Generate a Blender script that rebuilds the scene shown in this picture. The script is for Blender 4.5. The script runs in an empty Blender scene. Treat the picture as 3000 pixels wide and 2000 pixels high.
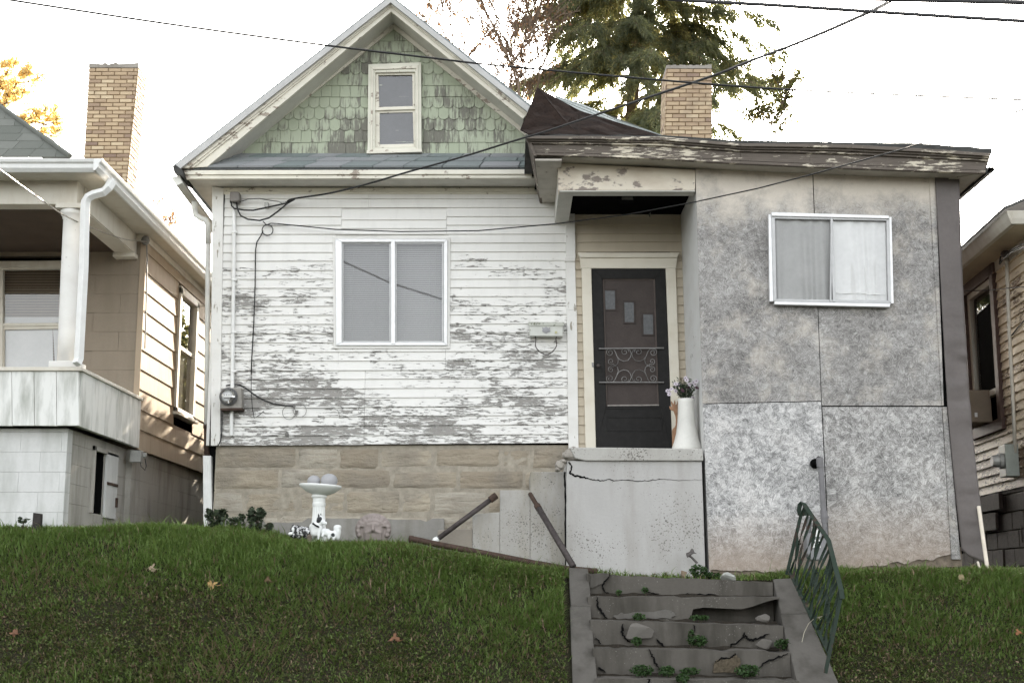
import bpy, bmesh, math, random
import numpy as np
from mathutils import Vector, Matrix
random.seed(7); rng = np.random.default_rng(7)
R = math.radians
SC = bpy.context.scene
COL = SC.collection

# ---------------------------------------------------------------- camera
FPX, CU, CV = 3100.0, 1176.0, 784.0          # focal length and centre in photo pixels (2352 wide)
TH = math.atan((1340.0-784.0)/FPX)           # pitch: horizon sits below the frame centre
CAMZ = 1.6
cam = bpy.data.cameras.new('camera'); camo = bpy.data.objects.new('camera', cam); COL.objects.link(camo)
camo.location = (0, 0, CAMZ); camo.rotation_euler = (math.pi/2+TH, 0, 0)
cam.sensor_fit = 'HORIZONTAL'; cam.sensor_width = 36; cam.lens = 36*FPX/2352; cam.clip_end = 3000; cam.clip_start = .05
SC.camera = camo
# ---------------------------------------------------------------- sky, sun, exposure
SUN_AZ, SUN_EL = R(10), R(22)                # sun behind the houses, a little to the right
SUN_STRENGTH, SKY_STRENGTH, EXPOSURE = 2.4, 0.065, 3.7
w = bpy.data.worlds.new("World"); SC.world = w; w.use_nodes = True
wn = w.node_tree; wn.nodes.clear()
sky = wn.nodes.new('ShaderNodeTexSky'); sky.sky_type = 'NISHITA'; sky.sun_disc = False
sky.sun_elevation = SUN_EL; sky.sun_rotation = SUN_AZ; sky.air_density = 1.0; sky.dust_density = 3.0; sky.ozone_density = 1.0
hs = wn.nodes.new('ShaderNodeHueSaturation'); hs.inputs['Saturation'].default_value = 0.22
tint = wn.nodes.new('ShaderNodeMix'); tint.data_type = 'RGBA'; tint.blend_type = 'MULTIPLY'; tint.inputs[0].default_value = 1.0
tint.inputs[7].default_value = (1.0, .985, .955, 1)
bg = wn.nodes.new('ShaderNodeBackground'); bg.inputs[1].default_value = SKY_STRENGTH
wo = wn.nodes.new('ShaderNodeOutputWorld')
wn.links.new(sky.outputs[0], hs.inputs['Color']); wn.links.new(hs.outputs[0], tint.inputs[6])
wn.links.new(tint.outputs[2], bg.inputs[0]); wn.links.new(bg.outputs[0], wo.inputs[0])
sl = bpy.data.lights.new('sun', 'SUN'); sl.energy = SUN_STRENGTH; sl.angle = R(.53); sl.color = (1, .87, .70)
so = bpy.data.objects.new('sun', sl); COL.objects.link(so)
sdir = Vector((math.sin(SUN_AZ)*math.cos(SUN_EL), math.cos(SUN_AZ)*math.cos(SUN_EL), math.sin(SUN_EL)))
so.rotation_euler = sdir.to_track_quat('Z', 'Y').to_euler(); so.location = sdir*60
SC.view_settings.view_transform = 'Standard'; SC.view_settings.look = 'None'
SC.view_settings.exposure = EXPOSURE; SC.view_settings.gamma = 1
SC.cycles.max_bounces = 6; SC.cycles.transparent_max_bounces = 12; SC.cycles.diffuse_bounces = 4
SC.cycles.caustics_reflective = False; SC.cycles.caustics_refractive = False

# ---------------------------------------------------------------- geometry helpers
cT, sT = math.cos(TH), math.sin(TH)
def ray(u, v):
    a, b = (u-CU)/FPX, (CV-v)/FPX
    return Vector((a, cT-b*sT, sT+b*cT))
def P(u, v, Y):
    d = ray(u, v); return Vector((0, 0, CAMZ))+d*(Y/d.y)
def PX(u, v, X):
    d = ray(u, v); return Vector((0, 0, CAMZ))+d*(X/d.x)
def put(o, parent):
    COL.objects.link(o)
    if parent is not None: o.parent = parent
    return o
def origin(parent):
    o = Vector((0, 0, 0))
    while parent is not None:
        o += parent.location; parent = parent.parent
    return o
def thing(name, label, cat, loc, group=None, rotz=0):
    o = bpy.data.objects.new(name, None); o.location = loc; o.rotation_euler = (0, 0, rotz); o.empty_display_size = .2
    COL.objects.link(o); o['label'] = label; o['category'] = cat
    if group: o['group'] = group
    return o
def tag(o, label=None, cat=None, group=None, kind=None):
    if label: o['label'] = label
    if cat: o['category'] = cat
    if group: o['group'] = group
    if kind: o['kind'] = kind
    return o
class MB:
    def __init__(s): s.v = []; s.f = []; s.t = []; s.cur = .5
    def add(s, vs, fs, t=None):
        n = len(s.v); s.v += [Vector(p) for p in vs]
        for f in fs: s.f.append([i+n for i in f]); s.t.append(s.cur if t is None else t)
    def hexa(s, a, b, t=None):      # two quads, same order
        s.add(list(a)+list(b), [(0,1,2,3),(4,7,6,5),(0,4,5,1),(1,5,6,2),(2,6,7,3),(3,7,4,0)], t)
    def box(s, x0, x1, y0, y1, z0, z1, t=None):
        s.hexa([(x0,y0,z0),(x1,y0,z0),(x1,y0,z1),(x0,y0,z1)], [(x0,y1,z0),(x1,y1,z0),(x1,y1,z1),(x0,y1,z1)], t)
    def slab(s, poly, vec, t=None):
        n = len(poly); vec = Vector(vec); poly = [Vector(p) for p in poly]
        s.add(poly+[p+vec for p in poly], [tuple(range(n)), tuple(range(2*n-1, n-1, -1))]+[(i,(i+1)%n,(i+1)%n+n,i+n) for i in range(n)], t)
    def pp(s, pts, Y, d, t=None):   # outline given by photo positions at depth Y, thickness d away from the viewer
        s.slab([P(u, v, Y) for u, v in pts], (0, d, 0), t)
    def strip(s, top, bot, Y, d, t=None):
        for i in range(len(top)-1):
            q = [P(*top[i],Y), P(*top[i+1],Y), P(*bot[i+1],Y), P(*bot[i],Y)]
            s.hexa(q, [p+Vector((0,d,0)) for p in q], t)
    def frame(s, outer, inner, Y, d):
        for i in range(4):
            j = (i+1) % 4
            q = [P(*outer[i],Y), P(*outer[j],Y), P(*inner[j],Y), P(*inner[i],Y)]
            s.hexa(q, [p+Vector((0,d,0)) for p in q])
    def tube(s, pts, r, n=8, t=None, cap=True):
        pts = [Vector(p) for p in pts]; m = len(pts)
        rs = r if isinstance(r, (list, tuple)) else [r]*m
        base = len(s.v); up = None
        for i, p in enumerate(pts):
            d = (pts[min(i+1,m-1)]-pts[max(i-1,0)])
            d = d.normalized() if d.length > 1e-9 else Vector((0,0,1))
            if up is None or abs(up.dot(d)) > .98:
                up = Vector((0,0,1)) if abs(d.z) < .9 else Vector((0,1,0))
            a = d.cross(up).normalized(); b = a.cross(d).normalized(); up = b
            for k in range(n):
                an = 2*math.pi*(k+.5)/n
                s.v.append(p+(a*math.cos(an)+b*math.sin(an))*rs[i])
        T = s.cur if t is None else t
        for i in range(m-1):
            for k in range(n):
                a0, a1 = base+i*n+k, base+i*n+(k+1)%n
                s.f.append([a0, a1, a1+n, a0+n]); s.t.append(T)
        if cap:
            s.f.append([base+k for k in range(n-1,-1,-1)]); s.f.append([base+(m-1)*n+k for k in range(n)]); s.t += [T, T]
    def lathe(s, prof, c, n=24, flute=0, t=None):
        base = len(s.v); c = Vector(c); m = len(prof)
        for r, z in prof:
            for k in range(n):
                an = 2*math.pi*k/n; rr = r*(1-flute*(k % 2))
                s.v.append(c+Vector((rr*math.cos(an), rr*math.sin(an), z)))
        T = s.cur if t is None else t
        for i in range(m-1):
            for k in range(n):
                s.f.append([base+i*n+k, base+i*n+(k+1)%n, base+(i+1)*n+(k+1)%n, base+(i+1)*n+k]); s.t.append(T)
        s.f.append([base+k for k in range(n-1,-1,-1)]); s.f.append([base+(m-1)*n+k for k in range(n)]); s.t += [T, T]
    def ball(s, c, rad, rot=None, sub=2, jitter=0, t=None):
        bm = bmesh.new(); bmesh.ops.create_icosphere(bm, subdivisions=sub, radius=1)
        rad = Vector(rad) if not isinstance(rad, (int, float)) else Vector((rad,)*3)
        M = rot.to_matrix() if rot is not None else Matrix.Identity(3)
        vs = []
        for v in bm.verts:
            k = 1+jitter*(random.random()-.5)
            vs.append(Vector(c)+M @ Vector((v.co.x*rad.x*k, v.co.y*rad.y*k, v.co.z*rad.z*k)))
        fs = [[v.index for v in f.verts] for f in bm.faces]; bm.free(); s.add(vs, fs, t)
    def build(s, name, mat, parent=None, bevel=0, smooth=False, recalc=True):
        o0 = origin(parent)
        me = bpy.data.meshes.new(name)
        me.from_pydata([tuple(p-o0) for p in s.v], [], s.f)
        a = me.attributes.new('tint', 'FLOAT', 'FACE'); a.data.foreach_set('value', s.t)
        if recalc:
            bm = bmesh.new(); bm.from_mesh(me); bmesh.ops.recalc_face_normals(bm, faces=bm.faces); bm.to_mesh(me); bm.free()
        if smooth: me.polygons.foreach_set('use_smooth', [True]*len(me.polygons))
        me.materials.append(mat); me.update()
        o = put(bpy.data.objects.new(name, me), parent)
        if bevel:
            b = o.modifiers.new('bevel', 'BEVEL'); b.width = bevel; b.segments = 2; b.limit_method = 'ANGLE'; b.angle_limit = R(40)
        return o
def np_mesh(name, V, F, mat, parent=None, tint=None, smooth=False):
    V = np.asarray(V, np.float32) - np.array(origin(parent), np.float32); F = np.asarray(F, np.int32)
    me = bpy.data.meshes.new(name); k = F.shape[1]
    me.vertices.add(len(V)); me.vertices.foreach_set('co', V.ravel())
    me.loops.add(F.size); me.loops.foreach_set('vertex_index', F.ravel())
    me.polygons.add(len(F)); me.polygons.foreach_set('loop_start', np.arange(0, F.size, k, dtype=np.int32))
    if tint is not None:
        a = me.attributes.new('tint', 'FLOAT', 'FACE'); a.data.foreach_set('value', np.asarray(tint, np.float32))
    me.update(calc_edges=True)
    if smooth: me.polygons.foreach_set('use_smooth', np.ones(len(F), bool))
    me.materials.append(mat)
    return put(bpy.data.objects.new(name, me), parent)
def blob(name, prims, mat, parent, voxel):
    """one continuous sculpted surface grown from overlapping volumes"""
    mb = MB()
    for p in prims:
        if p[0] == 'e': mb.ball(p[1], p[2], p[3] if len(p) > 3 else None, 3)
        else:
            mb.tube([p[1], p[2]], [p[3], p[4]], 12); mb.ball(p[1], p[3], None, 2); mb.ball(p[2], p[4], None, 2)
    o = mb.build(name, mat, parent)
    r = o.modifiers.new('remesh', 'REMESH'); r.mode = 'VOXEL'; r.voxel_size = voxel; r.use_smooth_shade = True
    s = o.modifiers.new('smooth', 'SMOOTH'); s.factor = .5; s.iterations = 2
    return o
_lat = rng.random((256, 256))
def vnoise(x, y, s=1.0, off=0):
    x = np.asarray(x, float)*s+off*17.3+1000; y = np.asarray(y, float)*s+off*9.1+1000
    xi = np.floor(x).astype(int); yi = np.floor(y).astype(int); fx = x-xi; fy = y-yi
    fx = fx*fx*(3-2*fx); fy = fy*fy*(3-2*fy)
    g = lambda i, j: _lat[i % 256, j % 256]
    return (g(xi,yi)*(1-fx)+g(xi+1,yi)*fx)*(1-fy)+(g(xi,yi+1)*(1-fx)+g(xi+1,yi+1)*fx)*fy
def fbm(x, y, s=1.0, off=0, oc=3):
    return sum(vnoise(x, y, s*2**i, off+i)/2**i for i in range(oc))/sum(1/2**i for i in range(oc))

# ---------------------------------------------------------------- material helpers
class Mat:
    def __init__(s, name):
        s.m = bpy.data.materials.new(name); s.m.use_nodes = True; s.t = s.m.node_tree; s.t.nodes.clear()
        s.out = s.n('ShaderNodeOutputMaterial')
        s._pos = None
    def n(s, t, **kw):
        x = s.t.nodes.new(t)
        for k, v in kw.items(): setattr(x, k, v)
        return x
    def set(s, sock, v):
        if hasattr(v, 'is_output') : s.t.links.new(v, sock)
        elif isinstance(v, tuple) and len(v) == 3 and sock.type == 'RGBA': sock.default_value = (*v, 1)
        else: sock.default_value = v
    def pos(s):
        if s._pos is None: s._pos = s.n('ShaderNodeNewGeometry').outputs['Position']
        return s._pos
    def map(s, scale=(1,1,1), rot=(0,0,0), loc=(0,0,0), vec=None):
        x = s.n('ShaderNodeMapping'); s.set(x.inputs['Vector'], vec or s.pos())
        x.inputs['Scale'].default_value = scale; x.inputs['Rotation'].default_value = rot; x.inputs['Location'].default_value = loc
        return x.outputs[0]
    def noise(s, scale=1, detail=4, rough=.55, vec=None, dist=0):
        x = s.n('ShaderNodeTexNoise'); s.set(x.inputs['Vector'], vec or s.pos()); x.inputs['Scale'].default_value = scale
        x.inputs['Detail'].default_value = detail; x.inputs['Roughness'].default_value = rough; x.inputs['Distortion'].default_value = dist
        return x.outputs['Fac']
    def voro(s, scale=1, vec=None, feature='F1'):
        x = s.n('ShaderNodeTexVoronoi', feature=feature); s.set(x.inputs['Vector'], vec or s.pos()); x.inputs['Scale'].default_value = scale
        return x
    def ramp(s, fac, stops, interp='LINEAR'):
        x = s.n('ShaderNodeValToRGB'); s.set(x.inputs[0], fac); cr = x.color_ramp; cr.interpolation = interp
        while len(cr.elements) < len(stops): cr.elements.new(.5)
        for e, (p, c) in zip(cr.elements, stops):
            e.position = p; e.color = (*c, 1) if isinstance(c, tuple) else (c, c, c, 1)
        return x.outputs[0]
    def mix(s, fac, a, b, blend='MIX'):
        x = s.n('ShaderNodeMix', data_type='RGBA', blend_type=blend); s.set(x.inputs[0], fac); s.set(x.inputs[6], a); s.set(x.inputs[7], b)
        return x.outputs[2]
    def mth(s, op, a, b=0.0, c=None, clamp=False):
        x = s.n('ShaderNodeMath', operation=op, use_clamp=clamp); s.set(x.inputs[0], a); s.set(x.inputs[1], b)
        if c is not None: s.set(x.inputs[2], c)
        return x.outputs[0]
    def xyz(s, vec=None):
        x = s.n('ShaderNodeSeparateXYZ'); s.set(x.inputs[0], vec or s.pos()); return x.outputs
    def comb(s, x, y, z):
        c = s.n('ShaderNodeCombineXYZ')
        for i, v in enumerate((x, y, z)): s.set(c.inputs[i], v)
        return c.outputs[0]
    def att(s, name='tint'): return s.n('ShaderNodeAttribute', attribute_name=name).outputs['Fac']
    def rng(s, v, a, b, c=0., d=1.):
        x = s.n('ShaderNodeMapRange'); s.set(x.inputs[0], v)
        for i, q in enumerate((a, b, c, d)): s.set(x.inputs[i+1], q)
        return x.outputs[0]
    def bump(s, h, strength=.3, dist=.01, normal=None):
        x = s.n('ShaderNodeBump'); s.set(x.inputs['Height'], h); x.inputs['Strength'].default_value = strength; x.inputs['Distance'].default_value = dist
        if normal is not None: s.set(x.inputs['Normal'], normal)
        return x.outputs[0]
    def bsdf(s, color, rough=.7, normal=None, metal=0., spec=.3, **kw):
        x = s.n('ShaderNodeBsdfPrincipled'); s.set(x.inputs['Base Color'], color); s.set(x.inputs['Roughness'], rough)
        x.inputs['Metallic'].default_value = metal; x.inputs['Specular IOR Level'].default_value = spec
        if normal is not None: s.set(x.inputs['Normal'], normal)
        for k, v in kw.items(): s.set(x.inputs[k], v)
        return x.outputs[0]
    def done(s, shader):
        s.t.links.new(shader, s.out.inputs[0]); return s.m
def plain(name, col, rough=.7, var=.25, scale=9, metal=0., spec=.3, bump=.15):
    m = Mat(name); n = m.noise(scale, 5, .6); n2 = m.noise(scale*9, 3, .6)
    f = m.mth('ADD', m.mth('MULTIPLY', n, .7), m.mth('MULTIPLY', n2, .3))
    c = m.ramp(f, [(.3, tuple(x*(1-var) for x in col)), (.7, tuple(min(1, x*(1+var)) for x in col))])
    return m.done(m.bsdf(c, rough, m.bump(n2, bump, .004) if bump else None, metal, spec))
def peel(name, paint, under, thr=.6, stretch=(5,5,22), dirt=.15, edge=.012, under2=None, dirtcol=(.3,.26,.2), big=.35, bstr=.35, streak=False, spec=.2):
    m = Mat(name)
    n = m.noise(1, 7, .66, m.map(stretch)); b = m.noise(1.6, 2, .5)
    f = m.mth('ADD', m.mth('MULTIPLY', n, 1-big), m.mth('MULTIPLY', b, big))
    f = m.mth('ADD', f, m.mth('MULTIPLY', m.mth('SUBTRACT', m.att(), .5), .12))
    mask = m.ramp(f, [(thr-edge, 0.), (thr+edge, 1.)])
    d = m.noise(1, 5, .6, m.map((7,7,1.6)) if streak else m.map((3,3,5)))
    pc = m.mix(m.mth('MULTIPLY', m.ramp(d, [(.45, 0.), (.75, 1.)]), dirt), paint, dirtcol)
    g = m.noise(1, 6, .7, m.map((6,6,120)))
    uc = m.mix(g, tuple(x*.65 for x in under), under2 or tuple(min(1,x*1.35) for x in under))
    nm = m.bump(m.mth('SUBTRACT', m.mth('MULTIPLY', g, .3), mask), bstr, .004)
    return m.done(m.bsdf(m.mix(mask, pc, uc), .65, nm, spec=spec))
# ---------------------------------------------------------------- materials
YM, YA, YF = 14.7, 13.4, 13.12                # main wall, addition wall, addition eave
ZB = P(900, 1020, YM).z; ZT = P(900, 440, YM).z
def m_siding(name, paint, under, zb, zt, lo, hi, top, pitch=.104, ax=0):
    m = Mat(name); x, y, z = m.xyz()
    hor = (x, y)[ax]
    row = m.mth('FLOOR', m.mth('DIVIDE', m.mth('SUBTRACT', z, zb), pitch))
    v = m.comb(m.mth('MULTIPLY', hor, 8.5), m.mth('MULTIPLY', row, 3.71), m.mth('MULTIPLY', z, 44))
    n = m.noise(1, 9, .74, v, .5)
    v2 = m.comb(m.mth('MULTIPLY', hor, 1.1), m.mth('MULTIPLY', row, .35), 0.)
    b = m.noise(1, 3, .5, v2)
    f = m.mth('ADD', m.mth('MULTIPLY', n, .62), m.mth('MULTIPLY', b, .38))
    f = m.mth('ADD', f, m.mth('MULTIPLY', m.mth('SUBTRACT', m.att(), .5), .05))
    h = m.rng(z, zb, zt)
    th = m.ramp(h, [(0., lo), (.45, (lo+hi)/2), (.70, hi), (.80, top), (1., top)])
    if ax == 0 and lo < .55:      # boards below the window were replaced and keep their paint; the left end is worn most
        xw = m.mth('SUBTRACT', hor, P(900,830,YM).x); cl_ = m.mth('MULTIPLY', m.ramp(m.mth('ABSOLUTE', xw), [(.50, 1.), (.66, 0.)]), m.ramp(h, [(.16, 0.), (.24, 1.)]))
        th = m.mth('ADD', th, m.mth('MULTIPLY', cl_, .055)); th = m.mth('SUBTRACT', th, m.rng(hor, P(900,830,YM).x-1.2, P(500,830,YM).x, 0., .022))
    d = m.mth('SUBTRACT', f, th)
    mask = m.ramp(m.mth('ADD', d, .5), [(.492, 0.), (.508, 1.)])
    dirt = m.noise(1, 5, .6, m.map((9,9,2.2)))
    pc = m.mix(m.mth('MULTIPLY', m.ramp(dirt, [(.5, 0.), (.8, 1.)]), .25), paint, tuple(c*.62 for c in paint))
    g = m.noise(1, 6, .7, m.map((5,5,170)))
    uc = m.mix(g, tuple(c*.62 for c in under), tuple(c*1.35 for c in under))
    nm = m.bump(m.mth('SUBTRACT', m.mth('MULTIPLY', g, .25), mask), .8, .008)
    return m.done(m.bsdf(m.mix(mask, pc, uc), .6, nm))
W_ = (.74, .73, .70)
M_SIDING = m_siding('peeling_clapboard_paint', W_, (.285, .272, .253), ZB, ZT, .508, .569, .74)
M_RSIDING = m_siding('peeling_cream_paint', (.82, .71, .54), (.22, .15, .10), 1.6, 6.2, .485, .57, .66, .1, 1)
M_TRIM = peel('white_trim_paint', W_, (.30, .27, .23), .70, (7,7,7), .2)
M_CORNER = peel('worn_corner_paint', (.72,.71,.68), (.30,.28,.25), .62, (22,22,5), .2, under2=(.42,.38,.3))
M_RAKE = peel('cream_rake_paint', (.72,.69,.60), (.34,.29,.24), .585, (9,9,16), .25)
M_SOFFIT = plain('soffit_paint', (.62,.60,.55), .8, .12, 5)
M_FASCIA = peel('rotten_fascia_paint', (0.6300, 0.5760, 0.4680), (0.0792, 0.0675, 0.0567), .425, (7,7,46), .35, under2=(0.2070, 0.1755, 0.1485), edge=.012, dirtcol=(0.1800, 0.1260, 0.0900))
M_BEAM = peel('peeling_beam_paint', (.70,.64,.54), (.28,.24,.21), .545, (5,5,9), .35, dirtcol=(.3,.2,.12), big=.5)
M_SOFFIT2 = peel('mildewed_soffit_paint', (.50,.47,.42), (.12,.09,.07), .62, (10,10,10), .5, dirtcol=(.16,.13,.1))
M_CREAM = peel('cream_door_trim', (.66,.62,.53), (.45,.40,.32), .72, (6,6,6), .25, dirtcol=(.4,.33,.22))
M_GREY_TRIM = plain('grey_porch_trim', (.56,.55,.51), .7, .12, 5)
M_DARK = plain('dark_interior', (.008,.008,.008), 1., .3, 4, spec=.0)
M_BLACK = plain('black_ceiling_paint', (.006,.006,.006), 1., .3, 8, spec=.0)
M_ALU = plain('aluminium_frame', (.66,.66,.66), .42, .1, 14, .35)
M_GREYMETAL = plain('grey_metal', (.34,.34,.32), .5, .25, 16, .3)
M_GUTTER = peel('gutter_enamel', (.66,.66,.62), (.22,.17,.12), .72, (8,8,8), .3, dirtcol=(.2,.18,.15))
M_WHITEPIPE = plain('white_pipe_enamel', (.74,.74,.72), .45, .08, 9)
M_RUST = plain('rusty_iron', (.062,.040,.030), .75, .5, 22, .2)
M_DARKPIPE = plain('dark_iron_pipe', (.062,.052,.050), .6, .45, 20, .3)
M_WIRE = plain('black_cable', (.018,.018,.018), .6, .2, 9)
M_GREYWIRE = plain('grey_cable', (.16,.155,.145), .6, .2, 9)
def m_stone():
    m = Mat('sandstone'); t = m.att()
    n = m.noise(1, 6, .62, m.map((4,4,22)), .4); n2 = m.noise(24, 5, .7); big = m.noise(2.2, 3, .5)
    c = m.ramp(t, [(0., (.29,.25,.195)), (.35, (.37,.325,.255)), (.7, (.44,.39,.31)), (1., (.40,.375,.325))])
    c = m.mix(m.ramp(n, [(.45, 0.), (.70, .5)]), c, (.17,.13,.09))
    c = m.mix(m.mth('MULTIPLY', n2, .3), c, (.42,.36,.27))
    c = m.mix(m.mth('MULTIPLY', m.ramp(big, [(.50, 0.), (.68, 1.)]), .45), c, (.18,.168,.15))
    h = m.mth('ADD', m.mth('MULTIPLY', n, .7), m.mth('MULTIPLY', n2, .5))
    return m.done(m.bsdf(c, .9, m.bump(h, 1., .035), spec=.1))
M_STONE = m_stone()
M_MORTAR = plain('mortar', (.315,.283,.23), .95, .3, 14, bump=.5)
def m_concrete(name, a, b, dark, specks=.0, scale=3., algae=None, stain=.45, speckcol=(.14,.13,.12)):
    m = Mat(name); n = m.noise(scale, 6, .65); n2 = m.noise(38, 4, .7); s = m.noise(70, 2, .5)
    c = m.mix(n, a, b)
    c = m.mix(m.mth('MULTIPLY', n2, .35), c, dark)
    st = m.noise(1, 4, .6, m.map((4,4,.9)))
    c = m.mix(m.mth('MULTIPLY', m.ramp(st, [(.46, 0.), (.72, 1.)]), stain), c, algae or dark)
    if specks:
        clus = m.noise(1.7, 3, .6)
        f = m.mth('ADD', m.mth('MULTIPLY', s, .62), m.mth('MULTIPLY', clus, .38))
        c = m.mix(m.ramp(f, [(specks-.01, 0.), (specks+.01, 1.)]), c, speckcol)
    return m.done(m.bsdf(c, .88, m.bump(n2, .5, .006), spec=.2))
M_PAINTED_CONC = m_concrete('whitewashed_concrete', (0.3655, 0.3570, 0.3443), (0.4930, 0.4845, 0.4718), (0.2805, 0.2677, 0.2507), .632, 1.6, (0.2805, 0.2635, 0.2380), .65, (0.1615, 0.1530, 0.1403))
M_SLAB = m_concrete('porch_slab_concrete', (0.3696, 0.3608, 0.3344), (0.5104, 0.5016, 0.4752), (0.2112, 0.1936, 0.1672), .60)
M_SIDE_CONC = m_concrete('stained_concrete', (0.2992, 0.2860, 0.2640), (0.5104, 0.4972, 0.4708), (0.1936, 0.1760, 0.1496), .635, 2.2, (0.2200, 0.1936, 0.1320), .75)
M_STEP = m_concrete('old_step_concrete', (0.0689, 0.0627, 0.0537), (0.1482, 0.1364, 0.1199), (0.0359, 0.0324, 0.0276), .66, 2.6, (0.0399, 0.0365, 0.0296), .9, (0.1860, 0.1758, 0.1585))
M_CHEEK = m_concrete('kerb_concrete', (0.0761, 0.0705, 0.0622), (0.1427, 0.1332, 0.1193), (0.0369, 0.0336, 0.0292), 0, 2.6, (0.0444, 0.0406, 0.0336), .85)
M_RUBBLE = m_concrete('broken_concrete', (.28,.26,.23), (.40,.37,.33), (.16,.14,.12), 0, 9.)
M_PARGE = m_concrete('grey_parging', (.20,.19,.175), (.40,.385,.355), (.12,.115,.105), 0, 3.5, (.16,.145,.115), .85)
M_BLOCK = m_concrete('white_block_paint', (.56,.56,.55), (.74,.74,.73), (.34,.34,.31), 0, 1.1, (.33,.34,.31), .7)
M_BLOCKG = m_concrete('grey_block_paint', (.36,.34,.31), (.52,.50,.46), (.20,.19,.16), 0, 1.2, (.15,.145,.115), .7)
M_DARKBLOCK = plain('dark_block', (.030,.021,.017), .85, .6, 24, bump=.9)
def m_shingle_green():
    m = Mat('green_gable_shingles'); t = m.att(); x, y, z = m.xyz()
    n = m.noise(1, 6, .7, m.map((38,38,5))); b = m.noise(1.5, 4, .6)
    xc = P(905, 300, YM).x
    near = m.ramp(m.mth('ABSOLUTE', m.mth('SUBTRACT', x, xc)), [(.25, 1.), (.95, .15), (1., .05)])
    low = m.rng(z, P(900,355,YM).z, P(900,130,YM).z, 1., .1)
    f = m.mth('ADD', m.mth('MULTIPLY', n, .55), m.mth('MULTIPLY', b, .45))
    f = m.mth('ADD', f, m.mth('MULTIPLY', m.mth('MULTIPLY', near, low), .14))
    f = m.mth('ADD', f, m.mth('MULTIPLY', m.mth('SUBTRACT', t, .5), .14))
    wear = m.ramp(f, [(.52, 0.), (.60, .92)])
    c = m.mix(t, (.38,.42,.315), (.47,.505,.395))
    c = m.mix(m.mth('MULTIPLY', m.noise(9, 5, .6), .30), c, (.27,.30,.23))
    c = m.mix(wear, c, m.mix(n, (.05,.047,.040), (.25,.24,.21)))
    return m.done(m.bsdf(c, .85, m.bump(n, .5, .004), spec=.15))
M_GREEN = m_shingle_green()
def m_asphalt(name, a, b):
    m = Mat(name); t = m.att(); g = m.noise(180, 2, .8); n = m.noise(3, 4, .6)
    c = m.mix(t, a, b); c = m.mix(m.mth('MULTIPLY', n, .4), c, tuple(x*.6 for x in a))
    c = m.mix(m.mth('MULTIPLY', g, .5), c, tuple(min(1,x*1.6) for x in b))
    return m.done(m.bsdf(c, .95, m.bump(g, .6, .003), spec=.04))
M_ASPH = m_asphalt('grey_green_roof_shingles', (.085,.13,.115), (.27,.27,.28))
M_ASPH2 = m_asphalt('dark_roof_shingles', (.085,.092,.080), (.15,.155,.14))
M_ASPH3 = m_asphalt('pale_roof_shingles', (.25,.275,.265), (.34,.36,.35))
M_TAR = plain('charred_tar_paper', (.0165,.0105,.008), .9, .8, 5, bump=.4, spec=.06)
M_ROOFEDGE = plain('weathered_roofing_edge', (.05,.05,.047), .8, .5, 9)
def m_osb(name, dark, light, contrast, creamtop=None, brownbot=None, pale=.0):
    m = Mat(name); x, y, z = m.xyz(); p = m.comb(x, 0., z)
    def layer(sc, off, ex, ey):
        v = m.voro(sc, m.map((1,1,1.15), loc=(off,0,off*1.7), vec=p))
        col = v.outputs['Color']; s = m.n('ShaderNodeSeparateColor'); m.set(s.inputs[0], col)
        an = m.mth('MULTIPLY', s.outputs[0], 6.283)
        rt = m.n('ShaderNodeVectorRotate', rotation_type='Y_AXIS'); m.set(rt.inputs['Vector'], p); m.set(rt.inputs['Angle'], an)
        nn = m.noise(1, 4, .65, m.map((ex,1,ey), vec=rt.outputs[0]), .3)
        return nn, s.outputs[1]
    a, ra = layer(19, .0, 120, 15); b, rb = layer(33, 3.1, 175, 25)
    f = m.mth('ADD', m.mth('MULTIPLY', a, .47), m.mth('MULTIPLY', b, .33))
    f = m.mth('ADD', f, m.mth('MULTIPLY', m.mth('SUBTRACT', ra, .5), .045*contrast))
    f = m.mth('ADD', f, m.mth('MULTIPLY', m.mth('SUBTRACT', rb, .5), .03*contrast))
    big = m.noise(2.4, 4, .6); f = m.mth('ADD', f, m.mth('MULTIPLY', m.mth('SUBTRACT', big, .5), .20))
    f = m.mth('ADD', f, pale)
    w_ = .125/contrast
    c = m.ramp(f, [(.40-w_, tuple(q*.45 for q in dark)), (.40, dark), (.40+w_*.9, light), (.40+2.2*w_, tuple(min(.8,q*1.45) for q in light))])
    if creamtop:
        z0, z1 = creamtop; k = m.rng(z, z0, z1); k = m.mth('ADD', k, m.mth('MULTIPLY', m.mth('SUBTRACT', m.noise(4, 5, .65), .5), 2.2), clamp=True)
        c = m.mix(m.mth('MULTIPLY', k, .85), c, (.68,.62,.54))
    if brownbot:
        z0, z1 = brownbot; k = m.rng(z, z0, z1, 1., 0.); k = m.mth('MULTIPLY', m.mth('ADD', k, m.mth('MULTIPLY', m.mth('SUBTRACT', big, .5), .6)), .75, clamp=True)
        c = m.mix(k, c, m.mix(b, (.20,.145,.11), (.42,.34,.27)))
    return m.done(m.bsdf(c, .85, m.bump(f, .5, .004), spec=.2))
M_OSB_U = m_osb('weathered_chipboard', (0.2700, 0.2592, 0.2484), (0.4230, 0.4140, 0.4005), 1.25, (P(1800,520,YA).z, P(1800,425,YA).z))
M_OSB_L = m_osb('whitewashed_chipboard', (0.3124, 0.3080, 0.3036), (0.5280, 0.5192, 0.5104), 1.5, None, (P(1900,1290,YA).z, P(1900,1170,YA).z), .03)
M_OSB_R = m_osb('whitewashed_chipboard_right', (0.2728, 0.2640, 0.2552), (0.4752, 0.4664, 0.4532), 1.45, None, (P(1900,1300,YA).z, P(1900,1130,YA).z), .015)
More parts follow.
